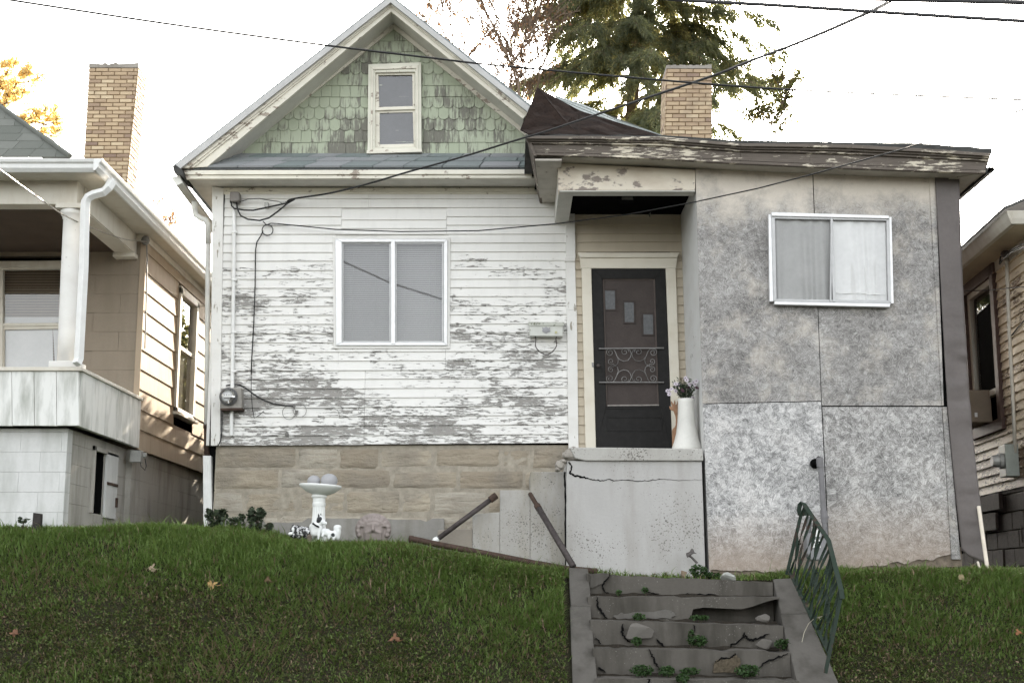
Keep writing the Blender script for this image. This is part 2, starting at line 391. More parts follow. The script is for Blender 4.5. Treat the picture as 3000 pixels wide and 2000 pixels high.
M_BROWNSTRIP = plain('brown_sheet_metal', (0.1025, 0.0886, 0.0836), .55, .18, 3, .25, .5)
def m_brick():
    m = Mat('yellow_brick'); t = m.att(); n = m.noise(45, 4, .7); b = m.noise(3, 3, .6)
    c = m.ramp(t, [(0., (.24,.17,.14)), (.07, (.34,.25,.18)), (.25, (.44,.33,.22)), (.7, (.53,.41,.275)), (1., (.60,.49,.34))])
    c = m.mix(m.mth('MULTIPLY', n, .35), c, (.28,.21,.15)); c = m.mix(m.mth('MULTIPLY', m.ramp(b, [(.55,0.),(.7,1.)]), .4), c, (.2,.15,.12))
    return m.done(m.bsdf(c, .85, m.bump(n, .5, .004), spec=.15))
M_BRICK = m_brick(); M_BMORTAR = plain('brick_mortar', (.21,.145,.085), .95, .3, 20)
def m_glass(name, refl=.10, tint=(1,1,1), rough=.015):
    m = Mat(name)
    g = m.n('ShaderNodeBsdfGlossy'); g.inputs['Roughness'].default_value = rough
    t = m.n('ShaderNodeBsdfTransparent'); m.set(t.inputs[0], tint)
    lw = m.n('ShaderNodeLayerWeight'); lw.inputs[0].default_value = .25
    f = m.mth('ADD', m.mth('MULTIPLY', lw.outputs['Fresnel'], .7), refl, clamp=True)
    x = m.n('ShaderNodeMixShader'); m.set(x.inputs[0], f); m.set(x.inputs[1], t.outputs[0]); m.set(x.inputs[2], g.outputs[0])
    return m.done(x.outputs[0])
M_GLASS = m_glass('window_glass', .06); M_SCREENGLASS = m_glass('insect_screen', .02, (.88,.88,.88), .5)
M_BLIND = plain('grey_venetian_blind', (.20,.20,.20), .7, .08, 3)
M_SHADE = plain('grey_window_shade', (.05,.05,.052), .8, .3, 3)
M_GREYALU = plain('dull_aluminium', (.42,.42,.42), .45, .12, 14, .3)
M_CURTAIN = plain('white_net_curtain', (.55,.55,.54), .9, .12, 2.5)
M_DOOR = plain('charcoal_door_paint', (0.0221, 0.0213, 0.0208), .7, .25, 14, spec=.12)
M_SCREEN = plain('door_mesh_screen', (.058,.047,.043), .8, .2, 5)
M_LITE = plain('frosted_door_light', (.07,.073,.077), .35, .35, 30)
M_SCROLL = plain('tarnished_aluminium', (.17,.165,.16), .4, .3, 30, .5)
M_VASE = plain('white_glazed_vase', (.62,.61,.57), .45, .1, 5)
M_BATH = plain('white_bird_bath', (.74,.75,.73), .6, .07, 7)
M_BALL = plain('grey_ball', (.34,.34,.35), .6, .06, 6)
M_LEAFPLANT = plain('dark_green_leaf', (.035,.052,.028), .6, .4, 30)
M_PETAL = plain('pale_petal', (.55,.50,.55), .7, .2, 40)
M_PETALD = plain('purple_petal', (.075,.035,.055), .7, .3, 40)
M_WOODCUT = plain('varnished_plywood', (.30,.17,.10), .6, .3, 14)
M_LSIDE = peel('tan_cement_siding', (.40,.325,.245), (.30,.22,.16), .75, (6,6,2), .45, dirtcol=(.27,.21,.155), streak=True, spec=.02)
M_LFRONT = m_concrete('grey_brown_cement_panels', (.25,.21,.165), (.31,.265,.21), (.17,.14,.11), 0, 2.0, (.19,.16,.12))
M_LTRIM = peel('stained_white_trim', (.62,.59,.52), (.38,.33,.26), .72, (6,6,6), .4, dirtcol=(.4,.33,.24), streak=True)
M_LRAIL = peel('mildewed_white_panel', (.70,.70,.67), (.40,.40,.36), .70, (10,10,3), .9, dirtcol=(.24,.25,.21), streak=True)
M_COLUMN = peel('flaking_column_paint', (.72,.71,.68), (.30,.28,.25), .645, (26,26,16), .2, big=.3)
M_BROWN = plain('brown_porch_ceiling', (.080,.058,.042), .8, .2, 3)
M_BROWNTRIM = plain('brown_window_trim', (.085,.052,.042), .65, .25, 8)
M_GREENIRON = peel('green_iron_paint', (.020,.033,.023), (.05,.036,.028), .57, (16,16,10), .3, dirtcol=(.05,.055,.05))
M_PLAQUE = m_concrete('grey_cast_stone', (.26,.22,.205), (.36,.315,.295), (.15,.125,.115), 0, 12.)
M_POLE = plain('weathered_stick', (.62,.56,.47), .8, .15, 9)
M_CARDBOX = plain('tan_plastic', (.24,.19,.14), .7, .12, 6)

# ---------------------------------------------------------------- terrain
XS = np.array([-60, P(0,1213,13.).x, P(480,1213,13.).x, P(700,1222,13.).x, P(930,1238,13.1).x, P(1120,1275,13.1).x, P(1300,1312,13.).x, P(1640,1322,13.).x, P(1930,1312,13.).x, P(2260,1302,13.).x, P(2352,1312,13.).x, 60])
ZS = np.array([P(0,1218,13.).z]+[P(0,1218,13.).z, P(480,1222,13.).z, P(700,1256,13.).z, P(930,1260,13.1).z, P(1120,1291,13.1).z, P(1300,1324,13.).z, P(1640,1332,13.).z, P(1930,1322,13.).z, P(2260,1312,13.).z, P(2352,1320,13.).z]+[P(2352,1320,13.).z])
YC = np.array([12.75]*3+[12.75,12.7,12.6,12.55]+[12.55]*5)
S0, S1 = P(1352,1320,12.45).x, P(1772,1335,12.45).x
def sp(d, k): return k*np.logaddexp(0, d/k)
def height(x, y, bumps=True):
    x = np.asarray(x, float); y = np.asarray(y, float)
    zc = np.interp(x, XS, ZS); yc = np.interp(x, XS, YC)
    z = zc - .70*sp(yc-y, .10)
    back = np.clip(y-13.2, 0, 2.0); z = z+.02*back
    if bumps:
        z = z + .05*(fbm(x, y, 1.4, 3)-.5)*np.clip((y-9.5)/1.0, 0, 1)
    inst = (x > S0-.14) & (x < S1+.14) & (y < 12.9)
    z = np.where(inst, z-.42, z)
    return .01+sp(z-.01, .03)
def gz(x, y): return float(height(x, y))
def axis(a, b, st, far):
    f = np.arange(a, b+1e-6, st); g = []
    d = st
    while d < far: d *= 1.5; g.append(d)
    g = np.array(g); return np.concatenate([(a-g)[::-1], f, b+g])
gx = axis(-7.5, 8, .09, 700); gy = axis(9.4, 16, .09, 700)
GX, GY = np.meshgrid(gx, gy); GZ = height(GX, GY)
nx, ny = len(gx), len(gy)
idx = np.arange(nx*ny).reshape(ny, nx)
F = np.stack([idx[:-1,:-1], idx[:-1,1:], idx[1:,1:], idx[1:,:-1]], -1).reshape(-1, 4)
def m_ground():
    m = Mat('soil_and_turf'); n = m.noise(3, 5, .6); n2 = m.noise(40, 5, .7)
    c = m.mix(n, (0.0300, 0.0350, 0.0170), (0.0475, 0.0400, 0.0260)); c = m.mix(m.mth('MULTIPLY', n2, .5), c, (0.0090, 0.0070, 0.0050))
    return m.done(m.bsdf(c, .95, m.bump(n2, .8, .03), spec=.1))
ground = tag(np_mesh('ground', np.stack([GX, GY, GZ], -1).reshape(-1, 3), F, m_ground(), smooth=True), 'sloping soil and turf of the front yards', kind='structure')
mb = MB(); mb.add([(-200,-9,.05),(200,-9,.05),(200,8.2,.05),(-200,8.2,.05)], [(0,1,2,3)])
tag(mb.build('road', plain('asphalt', (.055,.055,.055), .9, .3, 20)), 'asphalt street in front of the houses', kind='structure')
q = [PX(2285,1304,5.15), P(2420,1290,13.9), P(2420,1330,12.9), P(2275,1316,12.9)]
mb = MB(); mb.slab([Vector((4.75,13.0,gz(4.8,13.0)+.03)), Vector((9,13.0,gz(6,13.)+.03)), Vector((9,22,gz(6,16)+.05)), Vector((4.75,22,gz(5,16)+.05))], (0,0,-.15))
tag(mb.build('path', M_CHEEK), 'grey concrete strip between the houses on the right', kind='structure')

def grassy(x, y):
    """how lush the turf is (1 long fresh grass, 0 short brown weeds)"""
    yc = np.interp(x, XS, YC); d = yc-y
    g = 1-np.clip((d-.25)/.9, 0, 1)
    g = g + (fbm(x, y, 1.1, 11)-.5)*1.3
    return np.clip(g, 0, 1)
def make_grass(n, x0, x1, y0, y1):
    x = rng.uniform(x0, x1, n); y = rng.uniform(y0, y1, n)
    keep = ~((x > S0-.24) & (x < S1+.26) & (y < 12.75)); keep &= ~((x > .5) & (x < 4.6) & (y > 13.35)); keep &= ~((x > 4.6) & (y > 13.05))
    keep &= ~((x < -4.25) & (y > 13.1)); keep &= (y < 14.6); keep &= ~((x>-1.0)&(y>13.75)); keep &= ~((x > S0-.2) & (x < S1+.2) & (y < 13.42) & (rng.random(n) < .72))
    g = grassy(x, y); dens = .72+.28*g
    keep &= rng.random(n) < dens*np.clip(.15+1.25*fbm(x, y, 5.5, 5)**1.4+.25*fbm(x, y, 1.3, 15), .1, 1)
    x, y, g = x[keep], y[keep], g[keep]; n = len(x); z = height(x, y)
    h = (.032+.045*g)*rng.uniform(.4, 1.5, n)*(.45+1.1*fbm(x, y, 4.2, 9))
    tall = rng.random(n) < .012; h = np.where(tall, h*2.0, h)
    wd = rng.uniform(.0026, .0058, n)*(1+.3*(1-g))
    a = rng.uniform(0, 2*np.pi, n); lean = rng.uniform(.2, 1.35, n)*(1+.7*(1-g))
    dx, dy = np.cos(a)*lean, np.sin(a)*lean-.25
    px, py = -np.sin(a), np.cos(a)
    V = np.empty((n, 5, 3))
    for k, (t, ww) in enumerate(((0, 1), (0, -1), (.55, .8), (.55, -.8), (1, 0))):
        V[:, k, 0] = x + px*wd*ww + dx*h*t*t; V[:, k, 1] = y + py*wd*ww + dy*h*t*t
        V[:, k, 2] = z - .006 + h*t*(1-.28*t*np.clip(lean, 0, 1.2))
    base = (np.arange(n)*5)[:, None, None]
    F = (base + np.array([[0,1,2],[1,3,2],[2,3,4]])[None]).reshape(-1, 3)
    tn = np.clip(.22 + .42*g + .36*(fbm(x, y, 2.1, 21)-.25) + rng.normal(0, .22, n), 0, 1)
    dead = rng.random(n) < (.03+.20*(1-g)); tn = np.where(dead, -rng.uniform(.2, 1, n), tn)
    return V.reshape(-1, 3), F, np.repeat(tn, 3)
def m_grass():
    m = Mat('grass_blades'); t = m.att()
    c = m.ramp(m.mth('MULTIPLY_ADD', t, .5, .5), [(0., (0.2669, 0.1885, 0.1260)), (.42, (0.2001, 0.1481, 0.0926)), (.5, (0.1228, 0.1308, 0.0505)), (.68, (0.1228, 0.1782, 0.0445)), (.85, (0.1261, 0.2036, 0.0474)), (1., (0.1705, 0.2399, 0.0653))])
    d = m.bsdf(c, .55, None, 0, .3); tr = m.n('ShaderNodeBsdfTranslucent'); m.set(tr.inputs[0], c)
    x = m.n('ShaderNodeMixShader'); x.inputs[0].default_value = .3; m.set(x.inputs[1], d); m.set(x.inputs[2], tr.outputs[0])
    return m.done(x.outputs[0])
M_GRASS = m_grass()
def tuft(u, v, n, rad, hgt):
    # long loose grass falling down the bank
    d = ray(u, v); t = 9.5
    while t < 15 and CAMZ+d.z/d.y*t > gz(d.x/d.y*t, t): t += .02
    cx, cy = d.x/d.y*t, t
    x = cx+rng.normal(0, rad, n); y = cy+rng.normal(0, rad*.7, n); z = height(x, y); h = hgt*rng.uniform(.5,1.2,n); wd = rng.uniform(.002,.0038,n)
    a = rng.normal(0, .9, n)+np.where(x > cx, 0.2, 2.6); lean = rng.uniform(.5,1.3,n); dx, dy = np.cos(a)*lean, -np.abs(np.sin(a))*lean*.7; px, py = np.ones(n), np.zeros(n)
    V = np.empty((n,5,3))
    for k, (tt_, ww) in enumerate(((0,1),(0,-1),(.55,.8),(.55,-.8),(1,0))):
        V[:,k,0] = x+wd*ww+dx*h*tt_*tt_; V[:,k,1] = y+dy*h*tt_*tt_; V[:,k,2] = z+h*tt_*(1-.75*tt_)+.02*tt_
    F = (np.arange(n)[:,None,None]*5+np.array([[0,1,2],[1,3,2],[2,3,4]])[None]).reshape(-1,3)
    tn = np.clip(rng.normal(.62,.25,n),0,1); tn = np.where(rng.random(n) < .32, -rng.uniform(.3,.9,n), tn)
    return V.reshape(-1,3), F, np.repeat(tn,3)
parts = [tuft(560,1500,230,.20,.20), tuft(470,1540,170,.18,.18), tuft(640,1440,130,.2,.18), tuft(760,1400,160,.18,.18), tuft(250,1330,200,.2,.14), tuft(1180,1450,200,.2,.14), tuft(2150,1450,160,.2,.13), tuft(60,1330,240,.2,.14)]
parts += [make_grass(330000, -6.2, .62, 10.5, 14.6), make_grass(150000, 2.3, 6.4, 10.5, 13.5), make_grass(14000, .6, 2.6, 12.6, 13.45)]
off = 0; VV = []; FF = []; TT = []
for V, F, T in parts: VV.append(V); FF.append(F+off); TT.append(T); off += len(V)
tag(np_mesh('lawn_grass', np.concatenate(VV), np.concatenate(FF), M_GRASS, tint=np.concatenate(TT)), 'green and browning grass covering the bank', kind='stuff')
# low broad-leaved weeds on the bank
def make_weeds(n, x0, x1, y0, y1, dens, size, soff):
    x = rng.uniform(x0, x1, n); y = rng.uniform(y0, y1, n)
    keep = ~((x > S0-.22) & (x < S1+.26) & (y < 13.2))
    keep &= rng.random(n) < dens(x, y)
    x, y = x[keep], y[keep]; n = len(x); z = height(x, y)+rng.uniform(.008, .05, n)
    s = size*rng.uniform(.6, 1.5, n); a = rng.uniform(0, 2*np.pi, n)
    ux, uy = np.cos(a), np.sin(a); t1 = rng.normal(.1, .35, n); t2 = rng.normal(0, .35, n)
    U = np.stack([ux, uy, t1], -1); W = np.stack([-uy, ux, t2], -1)
    U /= np.linalg.norm(U, axis=1)[:, None]; W /= np.linalg.norm(W, axis=1)[:, None]
    C = np.stack([x, y, z], -1); V = np.empty((n, 6, 3))
    for k, (p, qv) in enumerate(((-1,0),(-.35,.55),(.45,.5),(1,0),(.45,-.5),(-.35,-.55))):
        V[:, k] = C + U*(s*p)[:, None] + W*(s*qv)[:, None]
    F = np.arange(n*6).reshape(n, 6); tn = np.clip(rng.normal(.2, .2, n), 0, 1)
    tn = np.where(rng.random(n) < .13, -rng.uniform(.2, .9, n), tn)
    return V.reshape(-1, 3), F, tn
bankd = lambda x, y: np.clip((np.interp(x, XS, YC)-y-.35)/.8, 0, 1)*np.clip((fbm(x, y, 1.6, 31)-.38)*3.2, .04, 1)
cl = lambda x, y: np.exp(-(((x-P(1180,1310,12.75).x)/.55)**2+((y-12.6)/.30)**2))
ws = [make_weeds(26000, -6.2, .6, 10.5, 12.8, bankd, .0115, 0), make_weeds(16000, 2.4, 6.4, 10.5, 12.9, lambda x, y: np.clip((fbm(x, y, 1.5, 41)-.32)*2.6, .05, 1), .011, 0),
      make_weeds(6000, -.9, .62, 12.0, 13.3, cl, .017, 0)]
off = 0; VV = []; FF = []; TT = []
for V, F, T in ws: VV.append(V); FF.append(F+off); TT.append(T); off += len(V)
tag(np_mesh('ground_ivy', np.concatenate(VV), np.concatenate(FF), M_GRASS, tint=np.concatenate(TT)), 'low broad-leaved weeds spread through the bank', kind='stuff')
# ================================================================= MAIN HOUSE
house = thing('weathered_house', 'white peeling clapboard house with green shingled gable and bare chipboard extension', 'house', (0, 16, 2.0))
def boards(mb, x0, x1, r0, r1, zfun, Y, lip=.018, jit=.5):
    for r in range(r0, r1):
        s = .5+.22*(random.Random(r*7+3).gauss(0,1))
        za0, za1, zb0, zb1 = zfun(r, x0), zfun(r, x1), zfun(r+1, x0), zfun(r+1, x1)
        w0 = rng.normal(0, .0018)
        mb.add([(x0,Y-lip,za0+w0),(x1,Y-lip,za1+w0),(x1,Y-.002,zb1+.006),(x0,Y-.002,zb0+.006),(x0,Y+.004,za0+w0),(x1,Y+.004,za1+w0),(x1,Y+.004,zb1),(x0,Y+.004,zb0)],
               [(0,1,2,3),(4,5,1,0),(0,3,7,4),(1,5,6,2)], float(np.clip(s, 0, 1)))
XL, XR = P(507,720,YM).x, P(1304,720,YM).x
NR = 28
zbL, zbR = P(505,1023,YM).z, P(1302,1018,YM).z; ztL, ztR = P(505,437,YM).z, P(1302,437,YM).z
def zmain(r, x, sh=0.):
    t = (x-XL)/(XR-XL); a = zbL+(zbR-zbL)*t; b = ztL+(ztR-ztL)*t
    return a+(b-a)*(r+sh)/NR
mb = MB()
wx0, wx1 = P(768,670,YM).x, P(1029,670,YM).x; wz0, wz1 = P(900,797,YM).z, P(900,545,YM).z
px0, px1 = P(784,520,YM).x, P(1026,520,YM).x
def rowz(v): return (P(900,v,YM).z-ZB)/((ZT-ZB)/NR)
ra, rb, rc, rd = int(round(rowz(797))), int(round(rowz(545))), int(round(rowz(473))), int(round(rowz(848)))
for (a, b) in ((0, rd), (rc, NR)):
    boards(mb, XL, px0+.3, a, b, zmain, YM); boards(mb, px0+.303, XR, a, b, zmain, YM)
boards(mb, XL, px0, rd, ra, zmain, YM); boards(mb, px1, XR, rd, ra, zmain, YM); boards(mb, px0+.002, px1-.002, rd, ra, zmain, YM-.003)
boards(mb, XL, wx0, ra, rb, zmain, YM); boards(mb, wx1, XR, ra, rb, zmain, YM)
boards(mb, XL, px0, rb, rc, zmain, YM); boards(mb, px1, XR, rb, rc, zmain, YM)
boards(mb, px0+.003, px1-.003, rb, rc, lambda r, x: zmain(r, x, .0 if r == rb else -.38), YM-.003)
mb.add([P(770,545,YM)+Vector((0,.004,0)), P(1030,545,YM)+Vector((0,.004,0)), P(1030,455,YM)+Vector((0,.004,0)), P(770,455,YM)+Vector((0,.004,0))], [(0,1,2,3)], .3)
mb.build('clapboard_wall', M_SIDING, house, recalc=False)
# clapboards round the door
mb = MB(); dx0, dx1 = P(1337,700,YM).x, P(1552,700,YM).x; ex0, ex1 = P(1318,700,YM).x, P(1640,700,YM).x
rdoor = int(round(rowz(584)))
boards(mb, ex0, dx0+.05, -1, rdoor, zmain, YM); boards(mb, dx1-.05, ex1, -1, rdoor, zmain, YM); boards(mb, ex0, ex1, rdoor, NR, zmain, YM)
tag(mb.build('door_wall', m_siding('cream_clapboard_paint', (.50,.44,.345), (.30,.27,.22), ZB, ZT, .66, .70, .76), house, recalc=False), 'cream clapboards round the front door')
# hidden body behind the boards (closes the house)
mb = MB(); XW0 = P(487,720,YM).x
mb.box(XW0, P(1640,700,YM).x, YM+.12, 17.7, 1.8, P(900,432,YM).z)
mb.box(P(1640,700,YM).x, 4.5, YM+.12, 19, 1.4, P(900,432,YM).z)
mb.box(-2.1, 4.5, 17.7, 22, 1.4, 5.6)
mb.build('inner_wall', M_DARK, house)
mb = MB(); mb.box(XW0-.012, XW0+.02, YM+.02, 17.7, P(490,1022,YM).z, P(487,425,YM).z)
mb.build('side_wall', M_TRIM, house)
mb = MB(); mb.pp([(487,427),(513,432),(505,1023),(484,1023)], YM-.035, .06); mb.build('corner_board', M_CORNER, house, .004)
mb = MB(); mb.strip([(513,431),(1228,431)], [(513,440),(1228,440)], YM-.03, .03, .7); mb.strip([(513,440),(1305,440)],[(513,446),(1305,446)], YM-.02, .02)
mb.build('frieze_board', M_RAKE, house, .003)
mb = MB(); mb.pp([(1299,468),(1320,466),(1322,592),(1300,592)], YM-.05, .05); mb.pp([(1298,590),(1321,590),(1321,600),(1298,600)], YM-.06, .06)
mb.pp([(1300,600),(1321,600),(1324,712),(1301,712)], YM-.045, .045); mb.pp([(1302,712),(1325,712),(1329,1030),(1306,1030)], YM-.05, .05)
mb.build('pilaster', M_CORNER, house, .004)
# --- big sliding window
mb = MB(); o_ = [(770,548),(1028,549),(1027,793),(772,793)]
mb.frame(o_, [(785,556),(1019.5,556),(1019.5,786),(785,786)], YM-.05, .06)
mb.pp([(898,552),(907.5,552),(907.5,790),(898,790)], YM-.055, .05)
win = mb.build('window', M_ALU, house, .004); tag(win, 'wide sliding window with grey blinds')
mb = MB(); mb.frame([(764,545),(1034,545),(1033,800),(766,800)], [(771,549),(1027,549),(1026,792),(773,792)], YM-.03, .04); mb.build('casing', M_TRIM, win, .003)
for a, b, y in ((785,898,YM-.02), (907,1019,YM-.028)):
    mb = MB(); mb.frame([(a,555),(b,555),(b,787),(a,787)], [(a+4,560),(b-4,560),(b-4,783),(a+4,783)], y-.006, .012); mb.build('sash', M_GREYALU, win)
    mb = MB(); mb.add([P(a,555,y), P(b,555,y), P(b,787,y), P(a,787,y)], [(0,1,2,3)]); mb.build('pane', M_GLASS, win)
mb = MB(); z = P(900,786,YM).z+.015; zt = P(900,556,YM).z; x0, x1 = P(786,600,YM).x, P(1018.5,600,YM).x
while z < zt-.03:
    for (xa, xb) in ((x0, P(900,600,YM).x), (P(903,600,YM).x, x1)):
        mb.add([(xa,YM+.030,z),(xb,YM+.030,z),(xb,YM+.042,z+.0195),(xa,YM+.042,z+.0195)], [(0,1,2,3)], .5)
    z += .0215
mb.box(x0, x1, YM+.02, YM+.05, zt-.03, zt)
for k in (.11,.33,.62,.86,.92): mb.box(x0+(x1-x0)*k, x0+(x1-x0)*k+.004, YM+.022, YM+.026, P(900,786,YM).z, zt)
mb.build('blind', M_BLIND, win, recalc=False)
# --- stone foundation with individually shaped blocks
mb = MB()
zc = [P(900,v,YM).z for v in (1026,1076,1124,1181,1240)]; fx0, fx1 = P(490,1100,YM).x, P(1300,1100,YM).x
rs = random.Random(5)
for c in range(4):
    x = fx0; ztop, zbot = zc[c]-.005, zc[c+1]+.006
    while x < fx1-.03:
        wdt = rs.choice((.34,.5,.72,.6,.9,.45)); xe = min(x+wdt, fx1)
        if fx1-xe < .15: xe = fx1
        t = rs.random(); t = t if c < 3 else .9
        nx_, nz_ = max(5, int((xe-x)/.045)), 7; n0 = len(mb.v); dz0, dz1 = rs.uniform(-.010,.022), rs.uniform(-.022,.010)
        pro = rs.uniform(-.008,.018)
        for j in range(nz_+1):
            for i in range(nx_+1):
                u, v_ = i/nx_, j/nz_
                X = x+.005+(xe-x-.010)*u; Z = zbot+dz0+(ztop+dz1-zbot-dz0)*v_
                ed = min(u*(xe-x), (1-u)*(xe-x), v_*(ztop-zbot), (1-v_)*(ztop-zbot))
                bul = min(1, ed/.018)
                yy = YM+.040-bul*(.014+pro*.6)-.034*(float(fbm(X, Z*1.8, 7, c))-.5)*bul
                jx = .012*(float(vnoise(X*9, Z*9, 1, 4))-.5)
                mb.v.append(Vector((X+jx*(1-bul), yy, Z+jx*(1-bul))))
        for j in range(nz_):
            for i in range(nx_):
                a = n0+j*(nx_+1)+i; mb.f.append([a, a+1, a+nx_+2, a+nx_+1]); mb.t.append(t)
        x = xe
mb.build('foundation', M_STONE, house, smooth=True, recalc=False)
mb = MB(); mb.box(fx0+.01, fx1+.3, YM+.034, 17.7, 1.2, P(900,1021,YM).z); mb.build('mortar_bed', M_MORTAR, house)
mb = MB()
xs = np.linspace(P(490,1200,YM-.03).x, P(1020,1200,YM-.03).x, 40)
for i in range(39):
    tv = lambda k: P(900, 1183+14*float(fbm(xs[k]*3, .3, 1, 8))+(10 if 8 < k < 16 else 0)+ (6 if k%9 == 0 else 0), YM-.03).z
    mb.add([(xs[i],YM-.03,1.3),(xs[i+1],YM-.03,1.3),(xs[i+1],YM-.03,tv(i+1)),(xs[i],YM-.03,tv(i)),(xs[i],YM+.04,tv(i)),(xs[i+1],YM+.04,tv(i+1))], [(0,1,2,3),(3,2,5,4)])
mb.build('parging', M_PARGE, house, recalc=False)
# --- shingled gable
TRI = [P(526,360,YM), P(904,57,YM), P(1284,360,YM)]
def clip(poly, a, b):
    out = []; n = len(poly)
    sd = lambda p: (b.x-a.x)*(p[1]-a.z)-(b.z-a.z)*(p[0]-a.x)
    for i in range(n):
        p, q_ = poly[i], poly[(i+1) % n]; sp_, sq = sd(p), sd(q_)
        if sp_ <= 0: out.append(p)
        if sp_*sq < 0: t = sp_/(sp_-sq); out.append((p[0]+(q_[0]-p[0])*t, p[1]+(q_[1]-p[1])*t))
    return out
mb = MB(); rows = 'ssfffssffssss'
z0 = P(900,354,YM).z; dz = (P(900,95,YM).z-z0)/10.0
for r, kind in enumerate(rows):
    zb_, zt_ = z0+dz*r, z0+dz*(r+1)+.03
    x = TRI[0].x-.1-rs.random()*.1; wsc = .118
    while x < TRI[2].x+.1:
        wd_ = wsc if kind == 'f' else wsc*rs.choice((1,1,1,1.35,.8,1.7))
        g = .0022; yo = rs.uniform(0,.0025); zo = rs.uniform(-.004,.004) if kind == 's' else rs.uniform(-.0015,.0015)
        if kind == 'f':
            rr = wd_/2-g; cx = x+wd_/2; cz = zb_+rr*.8
            poly = [(x+g, zt_)]+[(cx-rr*math.cos(a), cz-rr*.8*math.sin(a)) for a in np.linspace(0, math.pi, 11)]+[(x+wd_-g, zt_)]
        else: poly = [(x+g, zt_),(x+g, zb_+zo),(x+wd_-g, zb_+zo+rs.uniform(-.002,.002)),(x+wd_-g, zt_)]
        poly = clip(clip(poly, TRI[0], TRI[1]), TRI[1], TRI[2])
        if len(poly) >= 3:
            n = len(poly); yf = lambda z: YM-.004-yo-.012*(zt_-z)/(zt_-zb_)
            t = min(1, max(0, rs.gauss(.5,.25)))
            mb.add([(a, yf(b), b) for a, b in poly]+[(a, YM, b) for a, b in poly], [tuple(range(n))]+[(i,(i+1)%n,(i+1)%n+n,i+n) for i in range(n)], t)
        x += wd_
mb.build('gable_wall', M_GREEN, house)
mb = MB(); mb.slab([(p.x, YM+.002, p.z) for p in TRI], (0,3,0)); mb.build('attic_wall', M_GREEN, house)
# gable window
mb = MB(); mb.frame([(846,148),(967,143),(968,349),(844,352)], [(862,167),(953,165),(954,338),(861,340)], YM-.075, .08)
gw = mb.build('window', peel('flaking_window_paint', (.68,.67,.58), (.25,.24,.18), .62, (24,24,10), .25), house, .004); tag(gw, 'tall attic window with flaking cream frame')
mb = MB(); mb.frame([(853,155),(960,151),(961,345),(851,347)], [(857,160),(956,157),(957,342),(855,344)], YM-.09, .02); mb.build('casing', M_RAKE, gw, .003)
mb = MB(); mb.pp([(842,345),(969,342),(969,349),(842,353)], YM-.10, .10); mb.build('sill', M_RAKE, gw, .004)
mb = MB(); mb.frame([(862,167),(953,165),(953,253),(862,256)], [(869,173),(947,172),(948,244),(871,246)], YM-.045, .03)
mb.frame([(862,252),(954,250),(954,338),(861,340)], [(872,260),(948,258),(950,330),(872,332)], YM-.035, .03); mb.pp([(858,247),(957,245),(957,251),(858,254)], YM-.06, .03, 0)
mb.build('sash', M_RAKE, gw, .003)
mb = MB(); y = YM-.022; mb.add([P(862,167,y),P(953,165,y),P(954,338,y),P(861,340,y)], [(0,1,2,3)]); mb.build('pane', M_GLASS, gw)
mb = MB(); y = YM-.018; mb.pp([(863,168),(952,167),(953,337),(862,339)], y, .004); mb.build('shade', M_SHADE, gw)
# rake boards
YR = YM-.39
def rake(T0, T1, B0, B1):
    m1 = MB(); lerp = lambda a, b, k: (a[0]+(b[0]-a[0])*k, a[1]+(b[1]-a[1])*k)
    k1, k2 = .36, .52
    m1.pp([lerp(T0,B0,.0), lerp(T1,B1,.0), lerp(T1,B1,k1), lerp(T0,B0,k1)], YR-.045, .08)
    m1.pp([lerp(T0,B0,k1), lerp(T1,B1,k1), lerp(T1,B1,k2), lerp(T0,B0,k2)], YR-.028, .06)
    m1.pp([lerp(T0,B0,k2), lerp(T1,B1,k2), B1, B0], YR-.010, .04)
    m1.build('rake_board', M_RAKE, house, .003)
    m2 = MB(); b0, b1 = lerp(B0,T0,.12), lerp(B1,T1,.12)
    m2.slab([P(*b0,YR), P(*b1,YR), P(*B1,YR)+Vector((0,0,.012)), P(*B0,YR)+Vector((0,0,.012))], (0, .42, 0))
    m2.build('rake_soffit', M_SOFFIT, house)
rake((410,387),(897.5,3),(476,383),(900,26)); rake((1216,257),(897.5,3),(1201,273),(898,27))
mb = MB()
mb.pp([(520,360),(904,54),(904,66),(536,360)], YM-.04, .04); mb.pp([(1222,312),(904,54),(904,66),(1208,312)], YM-.04, .04); mb.build('gable_trim', M_RAKE, house, .003)
mb = MB()
for pts in ([(399,379),(897,-12),(897,1),(404,389)], [(897,-12),(1262,274),(1262,287),(897,1)]): mb.slab([P(u,v,YR-.075) for u, v in pts], (0,3.6,0), .5)
mb.build('roof', M_ASPH, house)
mb = MB(); mb.pp([(400,381),(897,-8),(897,6),(409,391)], YR-.085, .03); mb.pp([(897,-8),(1218,246),(1218,262),(897,6)], YR-.085, .03); mb.build('drip_edge', plain('grey_drip_metal', (.46,.46,.45), .5, .15, 6), house, .002)
# loose shingle tips along the rake edge
mb = MB()
mb.slab([P(396,381,YR-.1),P(404,379,YR-.1),P(420,392,YR-.1),P(419,404,YR-.1),P(400,396,YR-.1)], (0,.5,0))
mb.build('shingle_flap', M_ROOFEDGE, house)
